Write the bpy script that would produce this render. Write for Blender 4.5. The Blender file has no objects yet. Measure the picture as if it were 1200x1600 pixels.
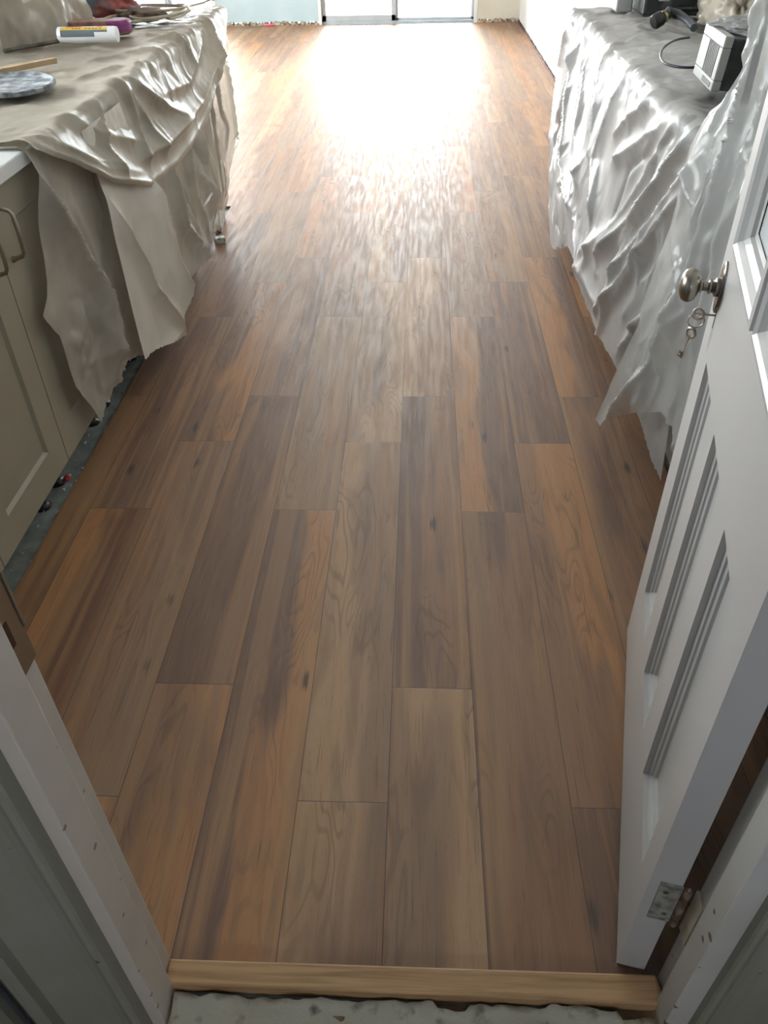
import bpy, bmesh, math, random
import numpy as np
from mathutils import Vector, Matrix, noise

random.seed(7)
C = bpy.context.scene.collection
scene = bpy.context.scene

# ------------------------------------------------------------------ camera
def cam_matrix():
    f = 1234.0
    d = lambda p: np.array([p[0] - 600, 800 - p[1], -f])
    Y = d((660, -210)); Y /= np.linalg.norm(Y)
    Z = -d((635, 2310)); Z /= np.linalg.norm(Z)
    Z = Z - Y * (Z @ Y); Z /= np.linalg.norm(Z)
    X = np.cross(Y, Z)
    return np.array([X, Y, Z])
cam_d = bpy.data.cameras.new('camera')
cam = bpy.data.objects.new('camera', cam_d); C.objects.link(cam)
M = cam_matrix()
mw = Matrix([list(M[0]) + [0], list(M[1]) + [0], list(M[2]) + [1.45], [0, 0, 0, 1]])
cam.matrix_world = mw
cam_d.sensor_fit = 'HORIZONTAL'; cam_d.sensor_width = 36.0; cam_d.lens = 36.0 * 1234.0 / 1200.0
cam_d.clip_start = 0.02; cam_d.clip_end = 200
scene.camera = cam

# ------------------------------------------------------------------ light
W = bpy.data.worlds.new('daylight'); scene.world = W; W.use_nodes = True
bg = W.node_tree.nodes['Background']
bg.inputs[0].default_value = (0.95, 0.975, 1.0, 1); bg.inputs[1].default_value = 10.0
scene.view_settings.view_transform = 'Standard'; scene.view_settings.look = 'None'
scene.view_settings.gamma = 1.0; scene.view_settings.use_curve_mapping = False
scene.view_settings.exposure = 1.42
try:
    scene.cycles.use_denoising = True
    scene.cycles.max_bounces = 10; scene.cycles.diffuse_bounces = 5; scene.cycles.glossy_bounces = 4
    scene.cycles.transparent_max_bounces = 24; scene.cycles.transmission_bounces = 8
    scene.cycles.caustics_reflective = False; scene.cycles.caustics_refractive = False
    scene.cycles.sample_clamp_indirect = 6.0
except Exception:
    pass
def portal(name, loc, rot, sx, sy):
    l = bpy.data.lights.new(name, 'AREA'); l.shape = 'RECTANGLE'; l.size = sx; l.size_y = sy
    l.cycles.is_portal = True
    o = bpy.data.objects.new(name, l); o.location = loc; o.rotation_euler = rot; C.objects.link(o)
PI = math.pi
portal('portal_glass_door', (-0.275, 11.12, 1.05), (-PI/2, 0, 0), 1.85, 2.1)
portal('portal_back_window', (-3.0, 11.12, 1.05), (-PI/2, 0, 0), 1.1, 2.1)
portal('portal_kitchen_window', (-2.14, 2.5, 1.55), (0, -PI/2, 0), 1.0, 1.6)
portal('portal_hall', (0.0, -2.52, 1.675), (PI/2, 0, 0), 0.4, 0.65)
portal('portal_side_window', (-3.74, 7.7, 1.3), (0, -PI/2, 0), 1.5, 2.6)

# ------------------------------------------------------------------ materials
def mat(name, col=(.8, .8, .8), rough=.5, metal=0., spec=.5):
    m = bpy.data.materials.new(name); m.use_nodes = True
    b = m.node_tree.nodes['Principled BSDF']
    b.inputs['Base Color'].default_value = (*col, 1)
    b.inputs['Roughness'].default_value = rough; b.inputs['Metallic'].default_value = metal
    b.inputs['Specular IOR Level'].default_value = spec
    return m
def nd(m, t, **k):
    n = m.node_tree.nodes.new(t)
    for a, v in k.items(): setattr(n, a, v)
    return n
def ln(m, a, b): m.node_tree.links.new(a, b)
def noise_mix(m, c1, c2, scale=8., lo=.4, hi=.6, detail=4., vec=None, stretch=(1, 1, 1), bump=0., bscale=None, bdist=.001):
    """procedural mottling: mixes two colours by noise in object space"""
    b = m.node_tree.nodes['Principled BSDF']
    tc = nd(m, 'ShaderNodeTexCoord'); mp = nd(m, 'ShaderNodeMapping'); mp.inputs['Scale'].default_value = stretch
    ln(m, tc.outputs['Object'], mp.inputs[0])
    n = nd(m, 'ShaderNodeTexNoise'); n.inputs['Scale'].default_value = scale; n.inputs['Detail'].default_value = detail
    ln(m, mp.outputs[0], n.inputs['Vector'])
    r = nd(m, 'ShaderNodeValToRGB'); r.color_ramp.elements[0].position = lo; r.color_ramp.elements[1].position = hi
    r.color_ramp.elements[0].color = (*c1, 1); r.color_ramp.elements[1].color = (*c2, 1)
    ln(m, n.outputs[0], r.inputs[0]); ln(m, r.outputs[0], b.inputs['Base Color'])
    if bump:
        n2 = nd(m, 'ShaderNodeTexNoise'); n2.inputs['Scale'].default_value = bscale or scale * 4; n2.inputs['Detail'].default_value = 5
        ln(m, mp.outputs[0], n2.inputs['Vector'])
        bp = nd(m, 'ShaderNodeBump'); bp.inputs['Strength'].default_value = bump; bp.inputs['Distance'].default_value = bdist
        ln(m, n2.outputs[0], bp.inputs['Height']); ln(m, bp.outputs[0], b.inputs['Normal'])
    return m

def chipped(name, base, under, spots, rough=.42, thr=.735):
    """old gloss paint: base colour, faint grime, small chips and listed scuff marks (world coords, radius)"""
    m = mat(name, base, rough)
    b = m.node_tree.nodes['Principled BSDF']
    tc = nd(m, 'ShaderNodeTexCoord')
    g = nd(m, 'ShaderNodeTexNoise'); g.inputs['Scale'].default_value = 6; g.inputs['Detail'].default_value = 5
    ln(m, tc.outputs['Object'], g.inputs['Vector'])
    r = nd(m, 'ShaderNodeValToRGB'); r.color_ramp.elements[0].position = .3; r.color_ramp.elements[1].position = .7
    r.color_ramp.elements[0].color = (base[0]*.88, base[1]*.87, base[2]*.84, 1); r.color_ramp.elements[1].color = (*base, 1)
    ln(m, g.outputs[0], r.inputs[0])
    c = nd(m, 'ShaderNodeTexNoise'); c.inputs['Scale'].default_value = 70; c.inputs['Detail'].default_value = 3
    ln(m, tc.outputs['Object'], c.inputs['Vector'])
    mr = nd(m, 'ShaderNodeMapRange'); mr.inputs[1].default_value = thr; mr.inputs[2].default_value = thr + .015
    ln(m, c.outputs[0], mr.inputs[0])
    fac = mr.outputs[0]
    dn = nd(m, 'ShaderNodeTexNoise'); dn.inputs['Scale'].default_value = 90
    ln(m, tc.outputs['Object'], dn.inputs['Vector'])
    for (x, y, z, rad) in spots:
        ds = nd(m, 'ShaderNodeVectorMath', operation='DISTANCE'); ds.inputs[1].default_value = (x, y, z)
        ln(m, tc.outputs['Object'], ds.inputs[0])
        ad = nd(m, 'ShaderNodeMath', operation='MULTIPLY_ADD'); ad.inputs[1].default_value = rad * 1.6; ad.inputs[2].default_value = -rad * .8
        ln(m, dn.outputs[0], ad.inputs[0])
        s = nd(m, 'ShaderNodeMath', operation='ADD'); ln(m, ds.outputs['Value'], s.inputs[0]); ln(m, ad.outputs[0], s.inputs[1])
        l = nd(m, 'ShaderNodeMapRange'); l.inputs[1].default_value = rad; l.inputs[2].default_value = rad * .75
        ln(m, s.outputs[0], l.inputs[0])
        mx = nd(m, 'ShaderNodeMath', operation='MAXIMUM'); ln(m, fac, mx.inputs[0]); ln(m, l.outputs[0], mx.inputs[1])
        fac = mx.outputs[0]
    mix = nd(m, 'ShaderNodeMix', data_type='RGBA'); ln(m, fac, mix.inputs[0]); ln(m, r.outputs[0], mix.inputs[6])
    mix.inputs[7].default_value = (*under, 1)
    ln(m, mix.outputs[2], b.inputs['Base Color'])
    bp = nd(m, 'ShaderNodeBump'); bp.inputs['Strength'].default_value = .25; bp.inputs['Distance'].default_value = .001
    w = nd(m, 'ShaderNodeTexNoise'); w.inputs['Scale'].default_value = 30; w.inputs['Detail'].default_value = 3
    ln(m, tc.outputs['Object'], w.inputs['Vector']); ln(m, w.outputs[0], bp.inputs['Height']); ln(m, bp.outputs[0], b.inputs['Normal'])
    return m

def plastic(name, col, clear, rough=.22, bump=.5, bscale=22., trans=.35):
    """thin polythene: part see-through, part milky, glossy and finely crumpled"""
    m = bpy.data.materials.new(name); m.use_nodes = True
    nt = m.node_tree; nt.nodes.clear()
    out = nt.nodes.new('ShaderNodeOutputMaterial')
    tc = nd(m, 'ShaderNodeTexCoord')
    mp = nd(m, 'ShaderNodeMapping'); mp.inputs['Scale'].default_value = (1, 1, .45); ln(m, tc.outputs['Object'], mp.inputs[0])
    hs = []
    for sc, wt in ((bscale * .35, 1.0), (bscale, .18)):
        n = nd(m, 'ShaderNodeTexNoise'); n.inputs['Scale'].default_value = sc; n.inputs['Detail'].default_value = 3; n.inputs['Distortion'].default_value = .5
        ln(m, mp.outputs[0], n.inputs['Vector'])
        a_ = nd(m, 'ShaderNodeMath', operation='SUBTRACT'); a_.inputs[1].default_value = .5; ln(m, n.outputs[0], a_.inputs[0])
        b_ = nd(m, 'ShaderNodeMath', operation='ABSOLUTE'); ln(m, a_.outputs[0], b_.inputs[0])
        c_ = nd(m, 'ShaderNodeMath', operation='POWER'); c_.inputs[1].default_value = .85; ln(m, b_.outputs[0], c_.inputs[0])
        d_ = nd(m, 'ShaderNodeMath', operation='MULTIPLY'); d_.inputs[1].default_value = -wt; ln(m, c_.outputs[0], d_.inputs[0]); hs.append(d_.outputs[0])
    ad = nd(m, 'ShaderNodeMath', operation='ADD'); ln(m, hs[0], ad.inputs[0]); ln(m, hs[1], ad.inputs[1])
    bp = nd(m, 'ShaderNodeBump'); bp.inputs['Strength'].default_value = bump; bp.inputs['Distance'].default_value = .010
    ln(m, ad.outputs[0], bp.inputs['Height'])
    pr = nd(m, 'ShaderNodeBsdfPrincipled'); pr.inputs['Base Color'].default_value = (*col, 1)
    pr.inputs['Roughness'].default_value = rough; pr.inputs['Specular IOR Level'].default_value = .22
    ln(m, bp.outputs[0], pr.inputs['Normal'])
    tl = nd(m, 'ShaderNodeBsdfTranslucent'); tl.inputs[0].default_value = (*col, 1); ln(m, bp.outputs[0], tl.inputs['Normal'])
    a = nd(m, 'ShaderNodeMixShader'); a.inputs[0].default_value = trans
    ln(m, pr.outputs[0], a.inputs[1]); ln(m, tl.outputs[0], a.inputs[2])
    tr = nd(m, 'ShaderNodeBsdfTransparent'); tr.inputs[0].default_value = (.97, .97, .96, 1)
    gl = nd(m, 'ShaderNodeBsdfGlossy'); gl.inputs['Roughness'].default_value = rough * .8; ln(m, bp.outputs[0], gl.inputs['Normal'])
    fr = nd(m, 'ShaderNodeFresnel'); fr.inputs[0].default_value = 1.35; ln(m, bp.outputs[0], fr.inputs['Normal'])
    c = nd(m, 'ShaderNodeMixShader'); ln(m, fr.outputs[0], c.inputs[0]); ln(m, tr.outputs[0], c.inputs[1]); ln(m, gl.outputs[0], c.inputs[2])
    # milkiness varies a little from patch to patch
    mr = nd(m, 'ShaderNodeMapRange'); mr.inputs[1].default_value = .35; mr.inputs[2].default_value = .65
    mr.inputs[3].default_value = max(0, clear - .12); mr.inputs[4].default_value = min(1, clear + .12)
    n3 = nd(m, 'ShaderNodeTexNoise'); n3.inputs['Scale'].default_value = 5; n3.inputs['Detail'].default_value = 3
    ln(m, tc.outputs['Object'], n3.inputs['Vector']); ln(m, n3.outputs[0], mr.inputs[0])
    d = nd(m, 'ShaderNodeMixShader'); ln(m, mr.outputs[0], d.inputs[0]); ln(m, a.outputs[0], d.inputs[1]); ln(m, c.outputs[0], d.inputs[2])
    ln(m, d.outputs[0], out.inputs[0])
    return m

def glass(name, tint=(.96, .98, .98), rough=0.02, mix=0.0):
    m = bpy.data.materials.new(name); m.use_nodes = True
    nt = m.node_tree; nt.nodes.clear(); out = nt.nodes.new('ShaderNodeOutputMaterial')
    tr = nd(m, 'ShaderNodeBsdfTransparent'); tr.inputs[0].default_value = (*tint, 1)
    gl = nd(m, 'ShaderNodeBsdfGlossy'); gl.inputs['Roughness'].default_value = rough
    fr = nd(m, 'ShaderNodeFresnel'); fr.inputs[0].default_value = 1.45
    a = nd(m, 'ShaderNodeMixShader'); ln(m, fr.outputs[0], a.inputs[0]); ln(m, tr.outputs[0], a.inputs[1]); ln(m, gl.outputs[0], a.inputs[2])
    df = nd(m, 'ShaderNodeBsdfDiffuse'); df.inputs[0].default_value = (.75, .78, .78, 1)
    b = nd(m, 'ShaderNodeMixShader'); b.inputs[0].default_value = mix; ln(m, a.outputs[0], b.inputs[1]); ln(m, df.outputs[0], b.inputs[2])
    ln(m, b.outputs[0], out.inputs[0])
    return m

M_wall_blue = noise_mix(mat('pale_blue_plaster', rough=.8), (.38, .49, .52), (.41, .52, .55), 5, bump=.2)
M_wall_cream = noise_mix(mat('cream_plaster', rough=.8), (.52, .50, .41), (.55, .53, .44), 5, bump=.2)
M_wall_white = noise_mix(mat('white_plaster', rough=.7), (.60, .61, .59), (.63, .64, .62), 4, bump=.2)
M_hall = noise_mix(mat('hall_plaster', rough=.8), (.45, .48, .54), (.49, .52, .58), 4, bump=.2)
M_ceil = mat('ceiling_white', (.8, .8, .78), .9)
M_conc = noise_mix(mat('raw_concrete', rough=.85), (.20, .23, .21), (.36, .40, .37), 14, .35, .68, 8, bump=.6, bdist=.003)
M_plaster = noise_mix(mat('crusty_plaster', rough=.75), (.12, .11, .08), (.42, .40, .32), 30, .27, .43, 9, bump=.9, bscale=60, bdist=.004)
M_brownedge = noise_mix(mat('torn_brown_edge', rough=.9), (.10, .06, .035), (.42, .38, .30), 30, .4, .6, 6, bump=.6, bdist=.003)
M_alu = noise_mix(mat('window_aluminium', rough=.4, metal=.3), (.42, .47, .50), (.48, .53, .56), 6)
M_paint = noise_mix(mat('white_door_paint', rough=.3), (.455, .45, .44), (.49, .485, .475), 3, .3, .7, bump=.12, bscale=40)
M_jamb_l = chipped('old_cream_paint', (.64, .585, .52), (.24, .21, .17),
                   [(-.40, .497, .20, .004), (-.40, .480, .33, .004), (-.40, .490, .50, .005), (-.40, .459, .60, .004),
                    (-.40, .458, .11, .004), (-.40, .457, .20, .003), (-.40, .458, .06, .004), (-.412, .53, .56, .003), (-.40, .508, .38, .003)])
M_jamb_edge = chipped('grey_green_old_paint', (.30, .30, .25), (.12, .07, .04), [(-.43, .433, .30, .006)], .5, .75)
M_jamb_r = chipped('old_white_paint', (.58, .57, .54), (.12, .085, .06),
                   [(.40, .485, .30, .005), (.40, .475, .33, .007), (.40, .49, .37, .004), (.40, .467, .03, .008), (.40, .468, .10, .005)])
M_darkwood = noise_mix(mat('dark_stained_wood', rough=.5), (.045, .012, .005), (.09, .028, .012), 20, stretch=(1, 1, .1), bump=.3)
M_cab = noise_mix(mat('cream_cabinet_paint', rough=.32), (.315, .285, .215), (.34, .31, .235), 3)
M_cab_edge = mat('cabinet_edge', (.50, .43, .34), .5)
M_cab_r = noise_mix(mat('pale_grey_cabinet_paint', rough=.35), (.36, .36, .335), (.39, .39, .365), 3)
M_top = mat('white_worktop', (.72, .74, .74), .25)
M_black = mat('black_plastic', (.012, .012, .013), .35)
M_metal_d = noise_mix(mat('aged_bronze', rough=.27, metal=.9), (.15, .13, .105), (.27, .245, .21), 12)
M_nickel = mat('brushed_nickel', (.36, .32, .25), .3, .95)
M_key = noise_mix(mat('worn_key_metal', rough=.35, metal=.85), (.28, .20, .19), (.50, .44, .36), 60)
M_hinge = noise_mix(mat('paint_smeared_steel', rough=.5, metal=.35), (.18, .19, .17), (.42, .42, .37), 70, .35, .6, 6, bump=.5)
M_hinge_pin = noise_mix(mat('rusty_hinge', rough=.55, metal=.4), (.13, .085, .065), (.34, .26, .20), 60, .4, .6)
M_sill = mat('raw_oak', rough=.5)
M_glass = glass('window_glass')
M_glass_door = glass('frosted_door_glass', (.93, .96, .96), .12, .5)
M_poly_l = plastic('milky_polythene', (.62, .58, .50), .22, .30, .45, 18, .28)
M_poly_swag = plastic('folded_milky_polythene', (.50, .455, .375), .10, .34, .40, 16, .25)
M_poly_top = plastic('pale_polythene', (.74, .73, .69), .12, .2, .6, 14, .2)
M_paper = plastic('opaque_white_sheeting', (.82, .78, .70), .0, .45, .15, 8, .25)
M_poly_r = plastic('grey_polythene', (.35, .348, .338), .20, .5, .5, 16, .3)
M_poly_c = plastic('clear_polythene', (.50, .50, .485), .38, .24, .7, 14, .3)

# oak sill grain
def oak(m):
    b = m.node_tree.nodes['Principled BSDF']
    tc = nd(m, 'ShaderNodeTexCoord'); mp = nd(m, 'ShaderNodeMapping'); mp.inputs['Scale'].default_value = (1.2, 26, 26)
    ln(m, tc.outputs['Object'], mp.inputs[0])
    n = nd(m, 'ShaderNodeTexNoise'); n.inputs['Scale'].default_value = 4; n.inputs['Detail'].default_value = 8; n.inputs['Distortion'].default_value = .6
    ln(m, mp.outputs[0], n.inputs['Vector'])
    r = nd(m, 'ShaderNodeValToRGB'); e = r.color_ramp.elements
    e[0].position = .28; e[0].color = (.28, .155, .065, 1); e[1].position = .62; e[1].color = (.50, .315, .155, 1)
    ln(m, n.outputs[0], r.inputs[0]); ln(m, r.outputs[0], b.inputs['Base Color'])
    bp = nd(m, 'ShaderNodeBump'); bp.inputs['Strength'].default_value = .2; bp.inputs['Distance'].default_value = .001
    ln(m, n.outputs[0], bp.inputs['Height']); ln(m, bp.outputs[0], b.inputs['Normal'])
oak(M_sill)

# floor boards: tones come from two face-corner colours (left and right half of each board), grain from the board's own UV
def floor_material():
    m = mat('timber_look_boards', rough=.36)
    b = m.node_tree.nodes['Principled BSDF']
    uv = nd(m, 'ShaderNodeUVMap', uv_map='board'); sp = nd(m, 'ShaderNodeSeparateXYZ'); ln(m, uv.outputs[0], sp.inputs[0])
    sd = nd(m, 'ShaderNodeAttribute', attribute_name='seed')
    A = nd(m, 'ShaderNodeAttribute', attribute_name='tone_left'); B = nd(m, 'ShaderNodeAttribute', attribute_name='tone_right')
    def vec(sx, sy):
        x = nd(m, 'ShaderNodeMath', operation='MULTIPLY'); x.inputs[1].default_value = sx; ln(m, sp.outputs[0], x.inputs[0])
        y = nd(m, 'ShaderNodeMath', operation='MULTIPLY'); y.inputs[1].default_value = sy; ln(m, sp.outputs[1], y.inputs[0])
        cm = nd(m, 'ShaderNodeCombineXYZ'); ln(m, x.outputs[0], cm.inputs[0]); ln(m, y.outputs[0], cm.inputs[1])
        ml = nd(m, 'ShaderNodeMath', operation='MULTIPLY'); ml.inputs[1].default_value = 37.; ln(m, sd.outputs['Fac'], ml.inputs[0]); ln(m, ml.outputs[0], cm.inputs[2])
        return cm.outputs[0]
    def nz(v, scale, det, dist=0.):
        n = nd(m, 'ShaderNodeTexNoise'); n.inputs['Scale'].default_value = scale; n.inputs['Detail'].default_value = det; n.inputs['Distortion'].default_value = dist
        ln(m, v, n.inputs['Vector']); return n.outputs[0]
    def math_(op, a, bb, c=None):
        n = nd(m, 'ShaderNodeMath', operation=op)
        for i, s in enumerate((a, bb, c)):
            if s is None: continue
            if isinstance(s, (int, float)): n.inputs[i].default_value = s
            else: ln(m, s, n.inputs[i])
        return n.outputs[0]
    def mrange(s, a, bb, c=0., d=1., smooth=True):
        n = nd(m, 'ShaderNodeMapRange'); n.interpolation_type = 'SMOOTHSTEP' if smooth else 'LINEAR'
        ln(m, s, n.inputs[0]); n.inputs[1].default_value = a; n.inputs[2].default_value = bb; n.inputs[3].default_value = c; n.inputs[4].default_value = d
        return n.outputs[0]
    def mixc(f, a, bb, mode='MIX'):
        n = nd(m, 'ShaderNodeMix', data_type='RGBA', blend_type=mode)
        if isinstance(f, float): n.inputs[0].default_value = f
        else: ln(m, f, n.inputs[0])
        for s, i in ((a, 6), (bb, 7)):
            if isinstance(s, tuple): n.inputs[i].default_value = (*s, 1)
            else: ln(m, s, n.inputs[i])
        return n.outputs[2]
    # where the tone changes across the board
    wob = nz(vec(1.2, 1.3), 1.0, 2, .4)
    t = math_('MULTIPLY_ADD', wob, 1.8, -.9)
    t = math_('ADD', t, sp.outputs[0])
    f = mrange(t, .36, .62)
    col = mixc(f, A.outputs['Color'], B.outputs['Color'])
    # broad darker/lighter clouds inside the board
    cl = nz(vec(2.6, 1.6), 1.3, 5, .8)
    col = mixc(mrange(cl, .46, .64, .0, .38), col, (.10, .048, .022))
    warm = nz(vec(5.0, 1.2), 1.0, 3, .5)
    col = mixc(mrange(warm, .50, .68, 0., .5), col, (.36, .17, .055))
    # cathedral figure
    dist = nz(vec(1.5, 1.5), 1.2, 2, .25)
    ph = math_('MULTIPLY_ADD', dist, 95., math_('MULTIPLY', sp.outputs[0], 9.))
    sn = math_('SINE', ph, 0.)
    msk = mrange(nz(vec(1.5, 1.6), 1.1, 2), .48, .62)
    fig = math_('MULTIPLY', mrange(sn, .2, 1.), msk)
    col = mixc(math_('MULTIPLY', fig, .42), col, (.095, .047, .022))
    # long fibre streaks
    st = nz(vec(30., 4.5), 1.6, 7, .5)
    col = mixc(mrange(st, .42, .28, 0., .55), col, (.07, .034, .016))
    st2 = nz(vec(46., 5.), 1.3, 5, .2)
    col = mixc(mrange(st2, .56, .74, 0., .35), col, (.33, .20, .10))
    po = nz(vec(70., 22.), 2.0, 3)
    col = mixc(mrange(po, .58, .70, 0., .28), col, (.10, .05, .024))
    bd = nz(vec(4.0, .5), 1.0, 2, .2)
    col = mixc(mrange(bd, .50, .60, 0., .30), col, (.40, .235, .10))
    # knots
    vr = nd(m, 'ShaderNodeTexVoronoi', feature='F1'); vr.inputs['Scale'].default_value = 1.0; vr.inputs['Randomness'].default_value = 1.0
    ln(m, vec(1.5, 2.4), vr.inputs['Vector'])
    kn = mrange(math_('ADD', vr.outputs['Distance'], math_('MULTIPLY_ADD', st, .25, -.125)), .10, .03, 0., .85)
    col = mixc(kn, col, (.025, .016, .011))
    # joints
    j = nd(m, 'ShaderNodeAttribute', attribute_name='edge')
    ex = math_('MINIMUM', sp.outputs[0], math_('SUBTRACT', 1., sp.outputs[0]))
    ex = math_('MULTIPLY', ex, .182)
    ey = math_('MINIMUM', sp.outputs[1], math_('SUBTRACT', 1.277, sp.outputs[1]))
    ed = math_('MINIMUM', ex, ey)
    jm = mrange(ed, .0016, .0004, 0., .75)
    col = mixc(jm, col, (.035, .018, .010))
    ln(m, col, b.inputs['Base Color'])
    # relief and gloss
    h = math_('ADD', math_('MULTIPLY', st, .6), math_('MULTIPLY', math_('SUBTRACT', 1., jm), 2.2))
    bp = nd(m, 'ShaderNodeBump'); bp.inputs['Strength'].default_value = .35; bp.inputs['Distance'].default_value = .0006
    ln(m, h, bp.inputs['Height']); ln(m, bp.outputs[0], b.inputs['Normal'])
    rg = mrange(nz(vec(6., 3.), 2., 4), .3, .7, .46, .60)
    ln(m, rg, b.inputs['Roughness'])
    b.inputs['Specular IOR Level'].default_value = .95
    return m
M_floor = floor_material()

# ------------------------------------------------------------------ mesh helpers
class MB:
    def __init__(s): s.v = []; s.f = []; s.mi = []; s.cur = 0
    def add(s, vs, fs):
        o = len(s.v); s.v += [tuple(v) for v in vs]; s.f += [tuple(i + o for i in f) for f in fs]; s.mi += [s.cur] * len(fs); return s
    def box(s, x0, x1, y0, y1, z0, z1, T=None):
        vs = [Vector((x, y, z)) for x in (x0, x1) for y in (y0, y1) for z in (z0, z1)]
        if T: vs = [T @ v for v in vs]
        return s.add(vs, [(0, 1, 3, 2), (4, 6, 7, 5), (0, 4, 5, 1), (2, 3, 7, 6), (0, 2, 6, 4), (1, 5, 7, 3)])
    def prism(s, poly, z0, z1, T=None):
        n = len(poly); vs = [Vector((x, y, z)) for z in (z0, z1) for x, y in poly]
        if T: vs = [T @ v for v in vs]
        fs = [(i, (i + 1) % n, n + (i + 1) % n, n + i) for i in range(n)] + [tuple(range(n))[::-1], tuple(range(n, 2 * n))]
        return s.add(vs, fs)
    def tube(s, pts, r, n=10, closed=False, radii=None):
        pts = [Vector(p) for p in pts]; k = len(pts); vs = []; up = Vector((0, 0, 1)); prev = None
        for i, p in enumerate(pts):
            if closed: t = pts[(i + 1) % k] - pts[i - 1]
            else: t = pts[min(i + 1, k - 1)] - pts[max(i - 1, 0)]
            t.normalize()
            a = (prev - t * prev.dot(t)) if prev is not None else t.orthogonal()
            if a.length < 1e-6: a = t.orthogonal()
            a.normalize(); prev = a; b = t.cross(a)
            rr = radii[i] if radii else r
            for j in range(n):
                an = 2 * PI * j / n; vs.append(p + (a * math.cos(an) + b * math.sin(an)) * rr)
        fs = []
        for i in range(k if closed else k - 1):
            for j in range(n):
                i2 = (i + 1) % k
                fs.append((i * n + j, i * n + (j + 1) % n, i2 * n + (j + 1) % n, i2 * n + j))
        if not closed: fs += [tuple(range(n))[::-1], tuple(range((k - 1) * n, k * n))]
        return s.add(vs, fs)
    def lathe(s, prof, T, n=28, sx=1., sy=1.):
        vs = []; 
        for r, h in prof:
            for j in range(n):
                a = 2 * PI * j / n; vs.append(T @ Vector((r * math.cos(a) * sx, r * math.sin(a) * sy, h)))
        fs = [(i * n + j, i * n + (j + 1) % n, (i + 1) * n + (j + 1) % n, (i + 1) * n + j) for i in range(len(prof) - 1) for j in range(n)]
        fs += [tuple(range(n))[::-1], tuple(range((len(prof) - 1) * n, len(prof) * n))]
        return s.add(vs, fs)
    def build(s, name, m, parent=None, smooth=False, bevel=0., seg=2, inv=None):
        me = bpy.data.meshes.new(name)
        vs = [tuple(inv @ Vector(v)) for v in s.v] if inv is not None else s.v
        me.from_pydata(vs, [], s.f)
        ms = m if isinstance(m, (list, tuple)) else [m]
        for x in ms: me.materials.append(x)
        for p, k in zip(me.polygons, s.mi): p.material_index = k
        bm = bmesh.new(); bm.from_mesh(me); bmesh.ops.recalc_face_normals(bm, faces=bm.faces); bm.to_mesh(me); bm.free()
        if smooth:
            for p in me.polygons: p.use_smooth = True
        o = bpy.data.objects.new(name, me); C.objects.link(o)
        if parent: o.parent = parent
        if bevel:
            b = o.modifiers.new('bevel', 'BEVEL'); b.width = bevel; b.segments = seg; b.limit_method = 'ANGLE'; b.angle_limit = .6
        if smooth:
            e = o.modifiers.new('es', 'EDGE_SPLIT'); e.split_angle = .7
        return o
def tag(o, label, cat, group=None, kind=None):
    o['label'] = label; o['category'] = cat
    if group: o['group'] = group
    if kind: o['kind'] = kind
    return o
def struct(o, label=None, cat=None):
    o['kind'] = 'structure'
    if label: o['label'] = label
    if cat: o['category'] = cat
    return o
def empty(name, loc, rz=0.):
    o = bpy.data.objects.new(name, None); o.location = loc; o.rotation_euler = (0, 0, rz); o.empty_display_size = .05; C.objects.link(o); return o

# ------------------------------------------------------------------ the floor
D_ = (.165, .082, .043); M_ = (.255, .126, .057); O_ = (.38, .172, .058); G_ = (.262, .152, .080); L_ = (.39, .232, .112); R_ = (.15, .052, .018)
tones = {(-5, 0): (D_, M_), (-5, 1): (M_, M_), (-4, 0): (O_, R_), (-4, 1): (D_, D_), (-4, 2): (M_, D_), (-3, 0): (M_, G_), (-3, 1): (D_, O_),
         (-2, -1): (M_, O_), (-2, 0): (D_, D_), (-2, 1): (M_, D_), (-1, 0): (D_, O_), (-1, -1): (G_, M_), (-1, 1): (G_, G_), (0, -1): (L_, G_), (0, 0): (L_, G_), (0, 1): (G_, L_),
         (1, -1): (G_, L_), (1, 0): (D_, M_), (1, 1): (L_, M_), (2, 0): (D_, M_), (2, 1): (O_, D_), (2, 2): (G_, G_), (3, -1): (D_, D_), (3, 0): (M_, O_), (3, 1): (D_, D_),
         (4, -1): (M_, M_), (4, 0): (M_, D_), (4, 1): (O_, D_), (5, 0): (M_, M_)}
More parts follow.
